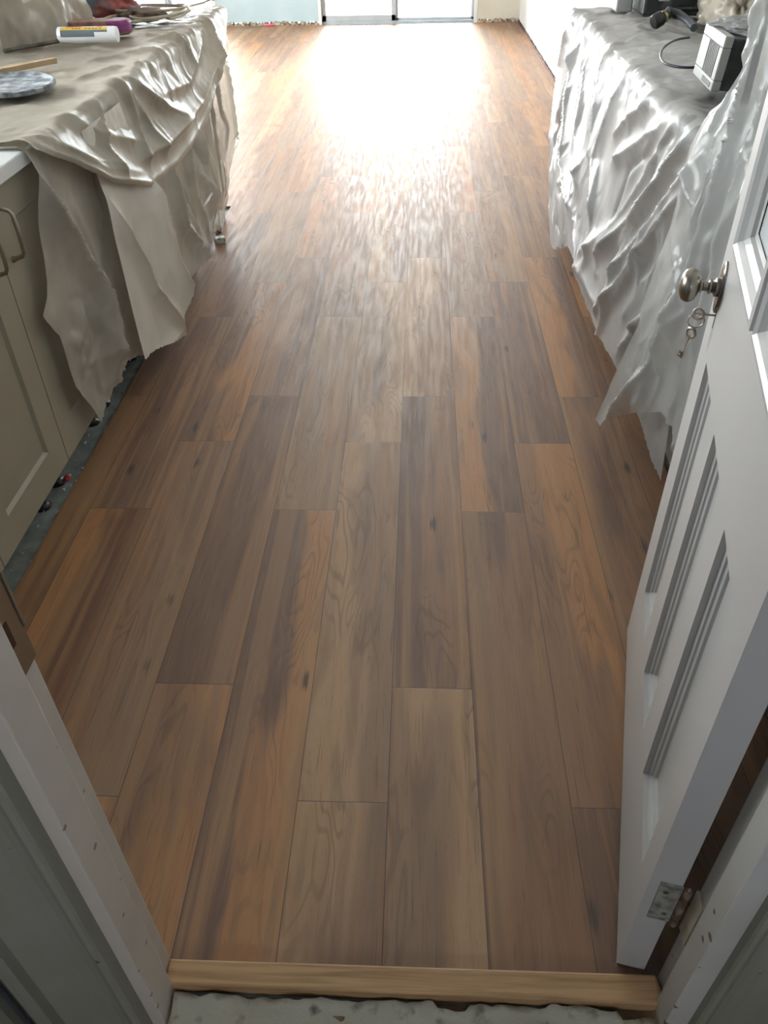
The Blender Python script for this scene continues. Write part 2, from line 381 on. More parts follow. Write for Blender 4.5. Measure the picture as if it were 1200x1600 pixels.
def build_floor():
    vs, fs, uvs, ta, tb, sd = [], [], [], [], [], []
    rnd = random.Random(3); pal = [(D_, M_), (M_, G_), (G_, G_), (O_, M_), (M_, O_), (D_, D_), (L_, M_), (M_, M_)]
    bw, bl = .182, 1.277
    for k in range(-20, 9):
        x0 = -.2325 + k * bw; x1 = x0 + bw
        off = {0: .853, 1: 1.14, 2: .50}[k % 3]
        for r in range(-2, 9):
            y0 = off + r * bl; y1 = y0 + bl
            row = r
            if k % 3 == 0: row = r
            tt = tones.get((k, row)) or rnd.choice(pal); seed = rnd.random()
            for (a, bb, c, d) in ((-1.047, .766, .545, 4.45), (-3.58, 1.155, 4.45, 10.93)):
                X0, X1, Y0, Y1 = max(x0, a), min(x1, bb), max(y0, c), min(y1, d)
                if X1 - X0 < 1e-4 or Y1 - Y0 < 1e-4: continue
                o = len(vs); vs += [(X0, Y0, 0), (X1, Y0, 0), (X1, Y1, 0), (X0, Y1, 0)]; fs.append((o, o + 1, o + 2, o + 3))
                for (x, y) in ((X0, Y0), (X1, Y0), (X1, Y1), (X0, Y1)):
                    uvs.append(((x - x0) / bw, y - y0)); ta.append(tt[0]); tb.append(tt[1])
                sd += [seed] * 4
    nf = len(fs)
    # the raw edge of the boards
    def skirt(p, q):
        o = len(vs); vs.extend([(p[0], p[1], 0), (q[0], q[1], 0), (q[0], q[1], -.013), (p[0], p[1], -.013)]); fs.append((o, o + 1, o + 2, o + 3))
        for _ in range(4): uvs.append((.5, .5)); ta.append(D_); tb.append(D_); sd.append(.1)
    skirt((-1.047, .545), (-1.047, 4.45)); skirt((.766, 4.45), (.766, .545)); skirt((.766, .545), (-1.047, .545))
    skirt((-3.58, 4.45), (-1.047, 4.45)); skirt((.766, 4.45), (1.155, 4.45))
    me = bpy.data.meshes.new('floor'); me.from_pydata(vs, [], fs); me.materials.append(M_floor)
    u = me.uv_layers.new(name='board')
    for i, l in enumerate(u.data): l.uv = uvs[i]
    for nm, dat in (('tone_left', ta), ('tone_right', tb)):
        at = me.attributes.new(nm, 'FLOAT_COLOR', 'CORNER')
        for i, d in enumerate(at.data): d.color = (*dat[i], 1)
    at = me.attributes.new('seed', 'FLOAT', 'CORNER')
    for i, d in enumerate(at.data): d.value = sd[i]
    o = bpy.data.objects.new('floor', me); C.objects.link(o); struct(o)
build_floor()
b = MB(); b.box(-3.7, 1.5, -2.6, 11.1, -.12, -.013); struct(b.build('floor_slab', M_conc))

# ------------------------------------------------------------------ the room shell
H = 2.55
def wall(name, m, boxes):
    b = MB()
    for q in boxes: b.box(*q)
    return struct(b.build(name, m))
YB = 10.95
wall('wall_back_left', M_wall_blue, [(-2.43, -1.215, YB, YB + .15, .03, H), (-1.215, .665, YB, YB + .15, 2.13, H), (-3.7, -2.43, YB, YB + .15, 2.13, H)])
wall('wall_back_right', M_wall_cream, [(.665, 1.16, YB, YB + .15, .025, H)])
wall('wall_right', M_wall_white, [(1.16, 1.3, 4.62, YB + .15, .02, H), (1.16, 1.42, 4.50, 4.62, .02, H)])
wall('wall_kitchen_right', M_wall_white, [(1.34, 1.46, .40, 4.5, -.013, H)])
wall('wall_kitchen_left', M_wall_white, [(-2.12, -1.99, .40, 1.7, -.013, H), (-2.12, -1.99, 3.3, 4.6, -.013, H), (-2.12, -1.99, 1.7, 3.3, -.013, 1.05), (-2.12, -1.99, 1.7, 3.3, 2.05, H)])
wall('wall_left', M_wall_white, [(-3.72, -3.6, 4.5, 6.4, -.013, H), (-3.72, -3.6, 9.0, YB + .15, -.013, H), (-3.72, -3.6, 6.4, 9.0, -.013, .55), (-3.72, -3.6, 6.4, 9.0, 2.05, H), (-3.6, -2.12, 4.48, 4.6, -.013, H)])
wall('wall_front_left', M_hall, [(-2.12, -.447, .455, .547, -.013, H)])
wall('wall_front_right', M_hall, [(.447, 1.46, .480, .547, -.013, H)])
wall('wall_lintel', M_hall, [(-.447, .447, .455, .547, 2.08, H)])
wall('wall_hall_left', M_hall, [(-.66, -.58, -2.6, .455, -.013, H)])
wall('wall_hall_right', M_hall, [(.60, .68, -2.6, .480, -.013, H)])
wall('wall_hall_back', M_hall, [(-.66, -.2, -2.6, -2.5, -.013, H), (.2, .68, -2.6, -2.5, -.013, H), (-.2, .2, -2.6, -2.5, 2.0, H), (-.2, .2, -2.6, -2.5, -.013, 1.35)])
wall('ceiling', M_ceil, [(-3.72, 1.5, -2.6, YB + .15, H, H + .1)])
# outside paving seen through the glass door and bright in the sun
pv = noise_mix(mat('pale_paving', rough=.8), (.70, .70, .68), (.78, .78, .76), 3)
b = MB(); b.box(-9, 6, 11.12, 26, -.15, -.03); struct(b.build('patio_ground', pv))

# ragged, unfinished foot of the walls
def ragged(name, x0, x1, y0, y1, z0, z1, m, n=60, amp=.012, seed=1):
    rnd = random.Random(seed); vs = []; fs = []
    horiz = abs(x1 - x0) > abs(y1 - y0)
    for i in range(n + 1):
        t = i / n; j1 = rnd.uniform(-amp, amp); j2 = rnd.uniform(-.4, .4) * amp
        x = x0 + (x1 - x0) * t; y = y0 + (y1 - y0) * t
        p = [(x, y, z0), (x, y, z1 + j1)]
        dx, dy = (0, -.012 - abs(j2)) if horiz else ((-.012 - abs(j2)), 0)
        vs += [(x, y, z0), (x + dx, y + dy, z0), (x + dx, y + dy, z1 + j1), (x, y, z1 + j1)]
    for i in range(n):
        a = i * 4; c = a + 4
        for k in range(4): fs.append((a + k, a + (k + 1) % 4, c + (k + 1) % 4, c + k))
    b = MB(); b.add(vs, fs); return struct(b.build(name, m))
ragged('baseboard_back_left', -2.43, -1.215, YB, YB, -.012, .035, M_brownedge, 70, .012, 1)
ragged('baseboard_back_right', .665, 1.155, YB, YB, -.012, .032, M_brownedge, 40, .012, 2)
ragged('baseboard_right', 1.16, 1.16, 4.55, YB, -.012, .018, M_darkwood, 160, .010, 3)

# white reveals and aluminium sliding door
def sliding(name, x0, x1, mull, label):
    root = struct(empty(name, ((x0 + x1) / 2, YB, 0)), label, 'glass door'); inv = Matrix.Translation((-(x0 + x1) / 2, -YB, 0))
    b = MB(); b.box(x0, x0 + .035, YB - .005, YB + .15, -.012, 2.13); b.box(x1 - .035, x1, YB - .005, YB + .15, -.012, 2.13); b.box(x0, x1, YB - .005, YB + .15, 2.10, 2.13)
    b.build('reveal', M_wall_white, root, inv=inv)
    a, c = x0 + .035, x1 - .035
    b = MB(); b.box(a, c, YB + .05, YB + .14, -.012, .022); b.build('sill_track', M_alu, root, bevel=.003, inv=inv)
    b = MB(); b.box(a, mull, YB + .055, YB + .09, .022, .085); b.box(a, mull, YB + .055, YB + .09, 2.04, 2.10); b.box(a, a + .05, YB + .055, YB + .09, .022, 2.1); b.box(mull - .05, mull, YB + .055, YB + .09, .022, 2.1)
    s1 = b.build('sliding_sash', M_alu, root, bevel=.003, inv=inv)
    b = MB(); b.box(a + .05, mull - .05, YB + .070, YB + .075, .085, 2.04); b.build('pane', M_glass, s1, inv=inv)
    b = MB(); b.box(mull - .02, c, YB + .10, YB + .13, .022, .048); b.box(mull - .02, c, YB + .10, YB + .13, 2.05, 2.10); b.box(c - .035, c, YB + .10, YB + .13, .022, 2.1); b.box(mull - .02, mull + .03, YB + .10, YB + .13, .022, 2.1)
    s2 = b.build('fixed_sash', M_alu, root, bevel=.003, inv=inv)
    b = MB(); b.box(mull + .03, c - .035, YB + .113, YB + .118, .048, 2.05); b.build('pane', M_glass, s2, inv=inv)
sliding('window_1', -1.215, .665, -.30, 'wide aluminium sliding glass door in the far wall, filled with white daylight')
sliding('window_2', -3.60, -2.43, -3.0, 'glass door glimpsed left of the pale blue wall, past the covered bench')
# kitchen window over the left bench
root = struct(empty('window_3', (-2.05, 2.5, 1.55)), 'kitchen window above the left bench, outside the picture', 'window'); inv = Matrix.Translation((2.05, -2.5, -1.55))
b = MB()
for q in ((-2.09, -2.03, 1.7, 1.75, 1.05, 2.05), (-2.09, -2.03, 3.25, 3.3, 1.05, 2.05), (-2.09, -2.03, 2.475, 2.525, 1.05, 2.05), (-2.09, -2.03, 1.7, 3.3, 1.05, 1.10), (-2.09, -2.03, 1.7, 3.3, 2.0, 2.05)): b.box(*q)
b.build('window_frame', M_alu, root, inv=inv)
b = MB(); b.box(-2.062, -2.058, 1.75, 3.25, 1.10, 2.0); b.build('pane', M_glass, root, inv=inv)

# ------------------------------------------------------------------ door frame
def jamb(side, m_main, m_edge, name, yc, ye, xa):
    s = side; dx = xa - .436
    # lining with stop and rebate
    b = MB(); P = [(.46, .549), (.412, .549), (.412, .51), (.40, .51), (.40, yc), (xa, yc), (.46, yc)]
    b.prism([(s * x, y) for x, y in P], -.013, 2.06)
    o = b.build(name, m_main, bevel=.0025)
    struct(o)
    # moulded architrave
    b = MB(); A = [(.436, yc + .004), (.436, ye + .004), (.4385, ye), (.446, ye), (.449, ye + .005), (.452, ye + .001), (.455, ye + .004), (.470, ye + .009), (.49, ye + .010), (.515, ye + .006),
                   (.530, ye - .004), (.536, ye - .008), (.538, ye - .022), (.552, ye - .022), (.556, ye - .016), (.562, ye - .018), (.60, ye - .004), (.60, yc + .004)]
    A = [(x + (dx if x < .5 else dx * (.56 - x) / .06 if x < .56 else 0), y) for x, y in A]
    b.prism([(s * x, y) for x, y in A], -.013, 2.12)
    struct(b.build(name.replace('jamb', 'x'), m_edge))
jamb(-1, M_jamb_l, M_jamb_edge, 'trim_1', .455, .430, .421)
jamb(1, M_jamb_r, M_jamb_edge, 'trim_2', .468, .452, .434)
# second architrave on the left side wall of the hall
b = MB(); b.prism([(-.582, .40), (-.565, .40), (-.560, .385), (-.566, .35), (-.556, .32), (-.560, .30), (-.582, .295)], -.013, 2.1); struct(b.build('trim_5', M_jamb_edge))
b = MB(); b.box(-.45, .45, .457, .549, 2.045, 2.08); struct(b.build('trim_6', M_jamb_l))
# strike plate in the left jamb
b = MB(); Tm = None
b.box(-.4118, -.4095, .5105, .551, .795, .96); b.box(-.4118, -.4075, .549, .553, .84, .92)
sp = b.build('strike_plate', M_nickel, None, bevel=.001); tag(sp, 'dull metal strike plate let into the left door jamb', 'strike plate')
for z0, z1 in ((.838, .872), (.90, .93)):
    b = MB(); b.box(-.4100, -.4090, .514, .528, z0, z1); b.build('latch_hole', M_darkwood, sp)

# oak sill
b = MB(); b.prism([(-.411, .545), (-.411, .507), (-.399, .505), (.399, .500), (.411, .518), (.405, .545)], -.013, .018)
tag(b.build('oak_threshold', M_sill, bevel=.003), 'pale raw oak threshold strip lying across the doorway', 'threshold')

# ------------------------------------------------------------------ crumpled strip of old floor covering in the hall
def crust():
    rnd = random.Random(11); n, k = 90, 10; vs = []; fs = []
    for i in range(n + 1):
        t = i / n; x = -.395 + .79 * t
        edge = .497 + .004 * noise.noise(Vector((x * 14, 0, 3))) * 2 + .004 * noise.noise(Vector((x * 50, 1, 3))) - (.010 if .55 < t < .62 else 0) - .014 * (t > .93)
        for j in range(k + 1):
            u = j / k; y = edge - .10 * u
            z = -.006 + .012 * noise.noise(Vector((x * 13, y * 22, 0))) + .006 * noise.noise(Vector((x * 40, y * 60, 5)))
            z += .012 * math.exp(-(u / .10) ** 2) * (.6 + .8 * noise.noise(Vector((x * 20, 7, 0))))
            vs.append((x, y + .004 * noise.noise(Vector((x * 30, u * 5, 2))), z))
    for i in range(n):
        for j in range(k):
            a = i * (k + 1) + j; fs.append((a, a + 1, a + k + 2, a + k + 1))
    b = MB(); b.add(vs, fs); o = b.build('torn_floor_covering', M_plaster, smooth=True)
    o.modifiers.remove(o.modifiers['es']); s = o.modifiers.new('s', 'SOLIDIFY'); s.thickness = .002
    tag(o, 'crumpled grubby torn strip of old floor covering in front of the oak threshold', 'floor covering')
crust()
hf = noise_mix(mat('hall_subfloor', rough=.8), (.10, .06, .035), (.25, .17, .10), 14, .4, .6, 6, bump=.5)
b = MB(); b.box(-.58, .60, -2.5, .50, -.013, -.011); struct(b.build('floor_hall', hf))

# ------------------------------------------------------------------ the door
Ax, Ay = .346, .565
dang = math.atan2(.976, .217)
# local frame: x = along the door (s), y = towards the visible face (n), z up
droot = struct(empty('door_1', (Ax, Ay, 0.0), dang), 'white panelled half-glazed door standing open on the right', 'door')
TH = .045
def frame_strip(b, s0, s1, z0, z1, prof):
    """mitred moulding ring inside a rectangular opening; prof = (inset, depth)"""
    vs = []
    for i, d in prof:
        vs += [(s0 + i, -d, z0 + i), (s1 - i, -d, z0 + i), (s1 - i, -d, z1 - i), (s0 + i, -d, z1 - i)]
    fs = []
    for k in range(len(prof) - 1):
        for j in range(4): fs.append((k * 4 + j, k * 4 + (j + 1) % 4, k * 4 + 4 + (j + 1) % 4, k * 4 + 4 + j))
    b.add(vs, fs)
cols = [0, .06, .225, .315, .45, .535, .675, .775]
b = MB()
zt0, zt1, zg0, zg1, top = .235, .785, .985, 1.88, 2.035
for q in ((0, .06, .008, top), (.675, .775, .008, top), (.06, .675, .008, zt0), (.06, .675, zt1, zg0), (.06, .675, zg1, top), (.225, .315, zt0, zt1), (.45, .535, zt0, zt1)):
    b.box(q[0], q[1], -TH, 0, q[2], q[3])
b.box(.365, .400, -TH, 0, zg0, zg1)
b.build('door_frame', M_paint, droot)
b = MB()
pp = [(0, 0), (.0005, .009), (.004, .010), (.012, .0105), (.013, .014), (.019, .016), (.021, .021)]
for s0, s1 in ((.06, .225), (.315, .45), (.535, .675)):
    frame_strip(b, s0, s1, zt0, zt1, pp)
b.build('panel_moulding', M_paint, droot)
for s0, s1 in ((.06, .225), (.315, .45), (.535, .675)):
    b = MB(); b.box(s0 + .0005, s1 - .0005, -.030, -.0205, zt0 + .0005, zt1 - .0005); b.build('door_panel', M_paint, droot)
gp = [(-.006, 0), (-.006, -.006), (.004, -.008), (.010, -.004), (.016, .004), (.024, .010), (.026, .016), (.034, .018)]
for s0, s1 in ((.06, .365), (.400, .675)):
    b = MB(); frame_strip(b, s0, s1, zg0, zg1, gp); mo = b.build('glazing_moulding', M_paint, droot)
    b = MB(); b.box(s0, s1, -.024, -.020, zg0, zg1); b.build('pane', M_glass_door, droot)
# knob on its long oval plate
Tk = Matrix.Translation((.715, 0, .902)) @ Matrix.Rotation(-PI / 2, 4, 'X')
b = MB(); prof = [(.0, 0), (1.0, 0), (1.0, .0035), (.93, .0055), (.4, .006), (0, .006)]
b.lathe([(max(r, .001) * .022, h) for r, h in prof], Tk, 36, 1.0, 2.0)
b.build('knob_plate', M_metal_d, droot, smooth=True)
b = MB(); b.lathe([(.001, .005), (.015, .005), (.0155, .011), (.011, .013), (.009, .016), (.012, .018), (.012, .021), (.008, .023), (.0075, .030), (.011, .032), (.0115, .035),
                   (.017, .037), (.024, .041), (.0275, .048), (.0275, .054), (.024, .061), (.016, .066), (.008, .068), (.001, .0685)], Tk, 36)
b.build('door_knob', M_metal_d, droot, smooth=True)
# keyhole
b = MB(); b.box(.706, .710, 0, .0006, .833, .862); b.build('keyhole', M_black, droot)
# hinge leaf on the hinge edge, barrel and painted-over jamb leaf
b = MB(); b.box(-.0022, .0005, -.047, -.015, .194, .304); hl = b.build('hinge_leaf', M_hinge, droot, bevel=.0006)
b = MB()
for (dy, z) in ((-.026, .279), (-.040, .262), (-.024, .235), (-.036, .216)):
    T = Matrix.Translation((-.0022, dy, z)) @ Matrix.Rotation(-PI / 2, 4, 'Y'); b.lathe([(.0005, 0), (.0042, 0), (.0038, .0008), (.0005, .0008)], T, 14)
b.build('screw', M_hinge_pin, hl, smooth=False)
b = MB()
for k in range(5):
    z0 = .194 + k * .022; T = Matrix.Translation((-.004, -.053, z0)); b.lathe([(.0005, 0), (.0052, 0), (.0058, .002), (.0058, .0195), (.0052, .0212), (.0005, .0212)], T, 16)
b.lathe([(.0005, 0), (.0035, 0), (.0045, .004), (.0005, .008)], Matrix.Translation((-.004, -.053, .304)), 12)
b.build('hinge_barrel', M_hinge_pin, droot, smooth=True)
M_creampaint = noise_mix(mat('yellowed_paint', rough=.45), (.50, .46, .33), (.58, .54, .42), 30)
b = MB(); b.box(.4065, .4118, .520, .548, .19, .308); o = b.build('hinge_jamb_leaf', M_creampaint, None, bevel=.001); tag(o, 'painted-over yellowed hinge leaf on the right jamb beside the open door', 'hinge')

# keys
kroot = empty('key_bunch', (Ax + .708 * .217, Ay + .708 * .976, .856), dang); tag(kroot, 'two old keys on a split ring, one turned in the door lock below the knob', 'keys')
def key(name, T, parent):
    b = MB(); b.tube([T @ Vector((0, 0, z)) for z in (0, -.045)], .0018, 10)
    ring = [T @ Vector((.0085 * math.cos(a), 0, .009 + .0085 * math.sin(a))) for a in [2 * PI * i / 20 for i in range(20)]]
    b.tube(ring, .0026, 8, closed=True)
    b.box(.0015, .009, -.0012, .0012, -.045, -.041, T); b.box(.0015, .0085, -.0012, .0012, -.038, -.034, T); b.box(.0015, .004, -.0012, .0012, -.045, -.034, T)
    b.lathe([(.0005, -.002), (.003, -.002), (.003, .001), (.0005, .001)], T, 12)
    return b.build(name, M_key, parent, smooth=False)
key('key', Matrix.Translation((0, .018, 0)) @ Matrix.Rotation(PI / 2, 4, 'X').inverted() @ Matrix.Rotation(PI / 2 + .35, 4, 'Z'), kroot)
b = MB(); b.tube([(0.002, .028 + .013 * math.cos(a), -.013 + .013 * math.sin(a)) for a in [2 * PI * i / 28 for i in range(28)]], .0014, 8, closed=True); b.build('split_ring', M_nickel, kroot, smooth=True)
key('key', Matrix.Translation((0.002, .032, -.044)) @ Matrix.Rotation(.10, 4, 'X') @ Matrix.Rotation(-.16, 4, 'Y') @ Matrix.Rotation(.9, 4, 'Z') , kroot)

# ------------------------------------------------------------------ left bench: cabinets, worktop
def handle(parent, y, z0, z1, xf, inv, s=1):
    b = MB(); xo = xf + s * .034
    pts = [(xf, y, z0 - .004), (xf + s * .012, y, z0 - .001), (xo - s * .006, y, z0 + .004), (xo, y, z0 + .014), (xo + s * .002, y, (z0 + z1) / 2), (xo, y, z1 - .014), (xo - s * .006, y, z1 - .004), (xf + s * .012, y, z1 + .001), (xf, y, z1 + .004)]
    b.tube(pts, .005, 12, radii=[.009, .0055, .005, .005, .0052, .005, .005, .0055, .009])
    b.build('handle', M_nickel, parent, smooth=True, inv=inv)
def shaker(b, x, s, y0, y1, z0, z1, st=.09, t=.02):
    """front faces towards s*x; x is the front plane"""
    xa, xb = (x - s * t, x)
    lo, hi = min(xa, xb), max(xa, xb)
    for q in ((y0, y0 + st, z0, z1), (y1 - st, y1, z0, z1), (y0 + st, y1 - st, z0, z0 + st), (y0 + st, y1 - st, z1 - st, z1)): b.box(lo, hi, *q)
    # chamfer and recessed field
    a, c, d, e = y0 + st, y1 - st, z0 + st, z1 - st; g = .008; xi = x - s * .009
    vs = [(x, a, d), (x, c, d), (x, c, e), (x, a, e), (xi, a + g, d + g), (xi, c - g, d + g), (xi, c - g, e - g), (xi, a + g, e - g)]
    b.add(vs, [(0, 1, 5, 4), (1, 2, 6, 5), (2, 3, 7, 6), (3, 0, 4, 7), (4, 5, 6, 7)])
labs = ['cream shaker base cabinet on the left bench, second from the doorway, fully uncovered', 'cream shaker base cabinet partly under the torn plastic corner']
gl = 'cream base cabinets under the left bench'
def cabinet(y0, y1, label, hy, grp):
    yc = (y0 + y1) / 2; root = tag(empty('base_cabinet', (-1.05, yc, .0)), label, 'cabinet', grp); inv = Matrix.Translation((1.05, -yc, 0))
    b = MB(); b.box(-1.60, -1.041, y0 + .0005, y1 - .0005, .10, .88); b.build('carcass', M_cab_edge, root, inv=inv)
    b = MB(); shaker(b, -1.02, 1, y0 + .002, y1 - .002, .118, .872); d = b.build('door', M_cab, root, inv=inv)
    if hy is not None: handle(d, hy, .705, .825, -1.02, inv)
    for yy in (y0 + .06, y1 - .06):
        b = MB(); T = Matrix.Translation((-1.115, yy, -.013)); b.lathe([(.001, 0), (.026, 0), (.028, .006), (.018, .012), (.014, .02), (.014, .095), (.022, .10), (.022, .112), (.001, .112)], T, 18); b.build('leg', M_black, root, smooth=True, inv=inv)
ys = [.475 + .46 * i for i in range(0, 9)]
ycab = [.935, 1.395, 1.855, 2.315, 2.775, 3.235, 3.695, 4.155]
cabinet(.935, 1.395, 'cream base cabinet nearest the doorway, only its lower corner in view', None, None)
cabinet(1.395, 1.855, labs[0], 1.800, None)
cabinet(1.855, 2.315, labs[1], 1.905, None)
for i in range(3, 7): cabinet(ycab[i] , ycab[i + 1], 'cream base cabinet hidden behind the milky plastic of the left bench', None, gl)
b = MB(); b.box(-1.985, -.992, .95, 4.60, .88, .915); tag(b.build('left_worktop', M_top, bevel=.003), 'white worktop of the left bench showing at its bare near corner', 'worktop')

# ------------------------------------------------------------------ right side: tall cabinet, bench
proot = tag(empty('pantry_cabinet', (1.0, 1.3, 0)), 'tall pale cabinet behind the open door, sheeted in clear plastic', 'cabinet'); inv = Matrix.Translation((-1.0, -1.3, 0))
b = MB(); b.box(.742, 1.335, .64, 1.95, .10, 2.2); b.build('carcass', M_cab_r, proot, inv=inv)
for y0, y1 in ((.645, 1.295), (1.30, 1.945)):
    b = MB(); b.box(.722, .741, y0, y1, .115, 2.195); b.build('door', M_cab_r, proot, bevel=.002, inv=inv)
for yy in (.75, 1.85):
    b = MB(); b.lathe([(.001, 0), (.026, 0), (.016, .012), (.014, .112), (.001, .112)], Matrix.Translation((.82, yy, -.013)), 16); b.build('leg', M_black, proot, inv=inv)
for i in range(4):
    y0 = 1.955 + i * .61; y1 = y0 + .605; yc = (y0 + y1) / 2
    root = tag(empty('base_cabinet', (1.0, yc, 0)), 'pale grey base cabinet behind the plastic of the right bench', 'cabinet', 'pale cabinets under the right bench'); inv = Matrix.Translation((-1.0, -yc, 0))
    b = MB(); b.box(.762, 1.335, y0, y1, .10, .875); b.build('carcass', M_cab_r, root, inv=inv)
    b = MB(); shaker(b, .742, -1, y0 + .002, y1 - .002, .115, .87); b.build('door', M_cab_r, root, inv=inv)
    b = MB(); b.lathe([(.001, 0), (.026, 0), (.016, .012), (.014, .112), (.001, .112)], Matrix.Translation((.84, yc, -.013)), 16); b.build('leg', M_black, root, inv=inv)
b = MB(); b.box(.712, 1.335, 1.955, 4.42, .875, .91); tag(b.build('right_worktop', M_top, bevel=.003), 'worktop of the right bench wholly wrapped in plastic', 'worktop')
# dark trim showing under the hem
b = MB(); b.box(.733, .738, 1.97, 2.30, .045, .10); tag(b.build('kick_board', M_black), 'short dark kick strip peeking out under the right plastic near the floor', 'kick board')

# ------------------------------------------------------------------ draped plastic
def interp(tab, x):
    xs = [t[0] for t in tab]; vs = [t[1] for t in tab]
    return np.interp(x, xs, vs)
def seg_dist(U, V, pts):
    """distance to polyline and normalised position along it"""
    best = np.full(U.shape, 1e9); pos = np.zeros(U.shape)
    L = [0.]
    for i in range(len(pts) - 1): L.append(L[-1] + math.hypot(pts[i + 1][0] - pts[i][0], pts[i + 1][1] - pts[i][1]))
    for i in range(len(pts) - 1):
        ax, ay = pts[i]; bx, by = pts[i + 1]; dx, dy = bx - ax, by - ay; q = dx * dx + dy * dy + 1e-12
        t = np.clip(((U - ax) * dx + (V - ay) * dy) / q, 0, 1)
        d = np.hypot(U - ax - t * dx, V - ay - t * dy)
        m = d < best; best = np.where(m, d, best); pos = np.where(m, (L[i] + t * (L[i + 1] - L[i])) / (L[-1] + 1e-9), pos)
    return best, pos
def ridge_field(U, V, ridges):
    h = np.zeros(U.shape)
    for pts, w, a in ridges:
        d, p = seg_dist(U, V, pts)
        tap = np.clip(np.minimum(p, 1 - p) * 5 + .25, 0, 1)
        h += a * tap * (.62 * np.exp(-(d / (2.0 * w)) ** 2) + .38 * np.exp(-d / (.40 * w)))
    return h
def rand_ridges(rnd, n, y0, y1, s0, s1, ang, spread, lmin, lmax, w, a):
    out = []
    for _ in range(n):
        y = rnd.uniform(y0, y1); s = rnd.uniform(s0, s1); th = rnd.gauss(ang, spread); l = rnd.uniform(lmin, lmax)
        k = rnd.uniform(-.25, .25) * l
        p = [(y, s), (y + math.cos(th) * l / 2 - math.sin(th) * k, s + math.sin(th) * l / 2 + math.cos(th) * k), (y + math.cos(th) * l, s + math.sin(th) * l)]
        out.append((p, w * rnd.uniform(.6, 1.5), a * rnd.uniform(.4, 1.2) * (1 if rnd.random() < .75 else -1)))
    return out
def noise2(U, V, f, seed, oct_=3):
    out = np.empty(U.shape)
    fu = U.ravel() * f[0]; fv = V.ravel() * f[1]
    out = np.array([noise.fractal(Vector((a, b_, seed)), .8, 2.0, oct_) for a, b_ in zip(fu, fv)])
    return out.reshape(U.shape)
def grid_mesh(name, X, Y, Z, m, thick=.0012, keep=None):
    ni, nj = X.shape
    b = MB(); vs = list(zip(X.ravel(), Y.ravel(), Z.ravel()))
    fs = []
    for i in range(ni - 1):
        for j in range(nj - 1):
            a = i * nj + j
            if keep is not None and not keep[i, j]: continue
            fs.append((a, a + 1, a + nj + 1, a + nj))
    me = bpy.data.meshes.new(name); me.from_pydata([tuple(map(float, v)) for v in vs], [], fs); me.materials.append(m)
    for p in me.polygons: p.use_smooth = True
    bm = bmesh.new(); bm.from_mesh(me)
    loose = [v for v in bm.verts if not v.link_faces]; bmesh.ops.delete(bm, geom=loose, context='VERTS'); bm.to_mesh(me); bm.free()
    o = bpy.data.objects.new(name, me); C.objects.link(o); return o
def drape(name, side, xe, ztop, ys, ye, s_lo, hem, ridges, m, nu=260, nv=170, r=.03, bulge=None, noise_amp=.012, nfreq=(6., 2.2), seed=0, lift=None, jag=.006, topnoise=.006):
    """sheet over a bench edge: s<0 lies on top, s>0 hangs. ys(s), ye(s) tables give the cut ends, hem(y) the lower cut"""
    u = np.linspace(0, 1, nu)[:, None]; v = np.linspace(0, 1, nv)[None, :]
    hem_guess = .85
    S0 = s_lo + v * (hem_guess - s_lo) + 0 * u
    Yg = interp(ys, S0) * (1 - u) + interp(ye, S0) * u
    hj = interp(hem, Yg)
    jj = np.array([jag * noise.fractal(Vector((float(y) * 45, seed * 3.1, 0)), .7, 2., 4) for y in Yg[:, -1]])[:, None]
    S = s_lo + v * (hj + jj - s_lo)
    Y = interp(ys, S) * (1 - u) + interp(ye, S) * u
    # base section
    q = r * PI / 2; S1 = np.clip(S + q / 2, 0, q); ang = S1 / r
    X = np.where(S < -q / 2, -(S + q / 2), 0.) * -1
    tot = S + q / 2
    xo = np.where(tot < 0, tot, np.where(tot < q, r * np.sin(ang), r)) - r
    zo = np.where(tot < 0, 0, np.where(tot < q, -r * (1 - np.cos(ang)), -r - (tot - q)))
    nx = np.where(tot < 0, 0., np.where(tot < q, np.sin(ang), 1.)); nz_ = np.where(tot < 0, 1., np.where(tot < q, np.cos(ang), 0.))
    h = ridge_field(Y, S, ridges)
    k = np.clip(tot / .25, 0, 1)
    h = h + noise2(Y, S, nfreq, seed) * (noise_amp * k) + noise2(Y, S, (9., 9.), seed + 9) * (topnoise * (1 - k))
    if bulge is not None: h = h + bulge(Y, S) * np.clip(tot / .1, 0, 1)
    h = np.maximum(h, -.004) + .006
    if lift is not None: zo = zo + lift(Y, S)
    return grid_mesh(name, side * 1.0 * (xo + nx * h) + xe, Y, ztop + zo + nz_ * h, m)

rnd = random.Random(5)
zl = .915
def zs(pts): return [(y, zl - z) for y, z in pts]
down = PI / 2
# --- left: the large hanging sheet
L_r = [(zs([(2.04, .90), (2.08, .79), (2.17, .62), (2.22, .51), (2.22, .39), (2.18, .2)]), .020, .055),
       (zs([(2.76, .60), (2.83, .35), (2.96, .13)]), .03, .04),
       (zs([(3.17, .6), (3.16, .35), (3.39, .15)]), .022, .04),
       (zs([(3.68, .6), (3.63, .33), (3.63, .2)]), .022, .035),
       (zs([(2.86, .55), (2.87, .45), (2.92, .34)]), .02, .03),
       (zs([(4.14, .93), (4.07, .79), (4.01, .62), (4.06, .38)]), .018, .04),
       (zs([(4.30, .88), (4.32, .71), (4.3, .3)]), .02, .04), (zs([(3.9, .85), (3.85, .5), (3.8, .2)]), .02, .035),
       (zs([(3.45, .7), (3.4, .4), (3.5, .2)]), .02, .03), (zs([(2.5, .8), (2.45, .5), (2.4, .3)]), .02, .025)]
L_r += rand_ridges(rnd, 26, 2.2, 4.4, .05, .6, down, .18, .15, .5, .012, .020)
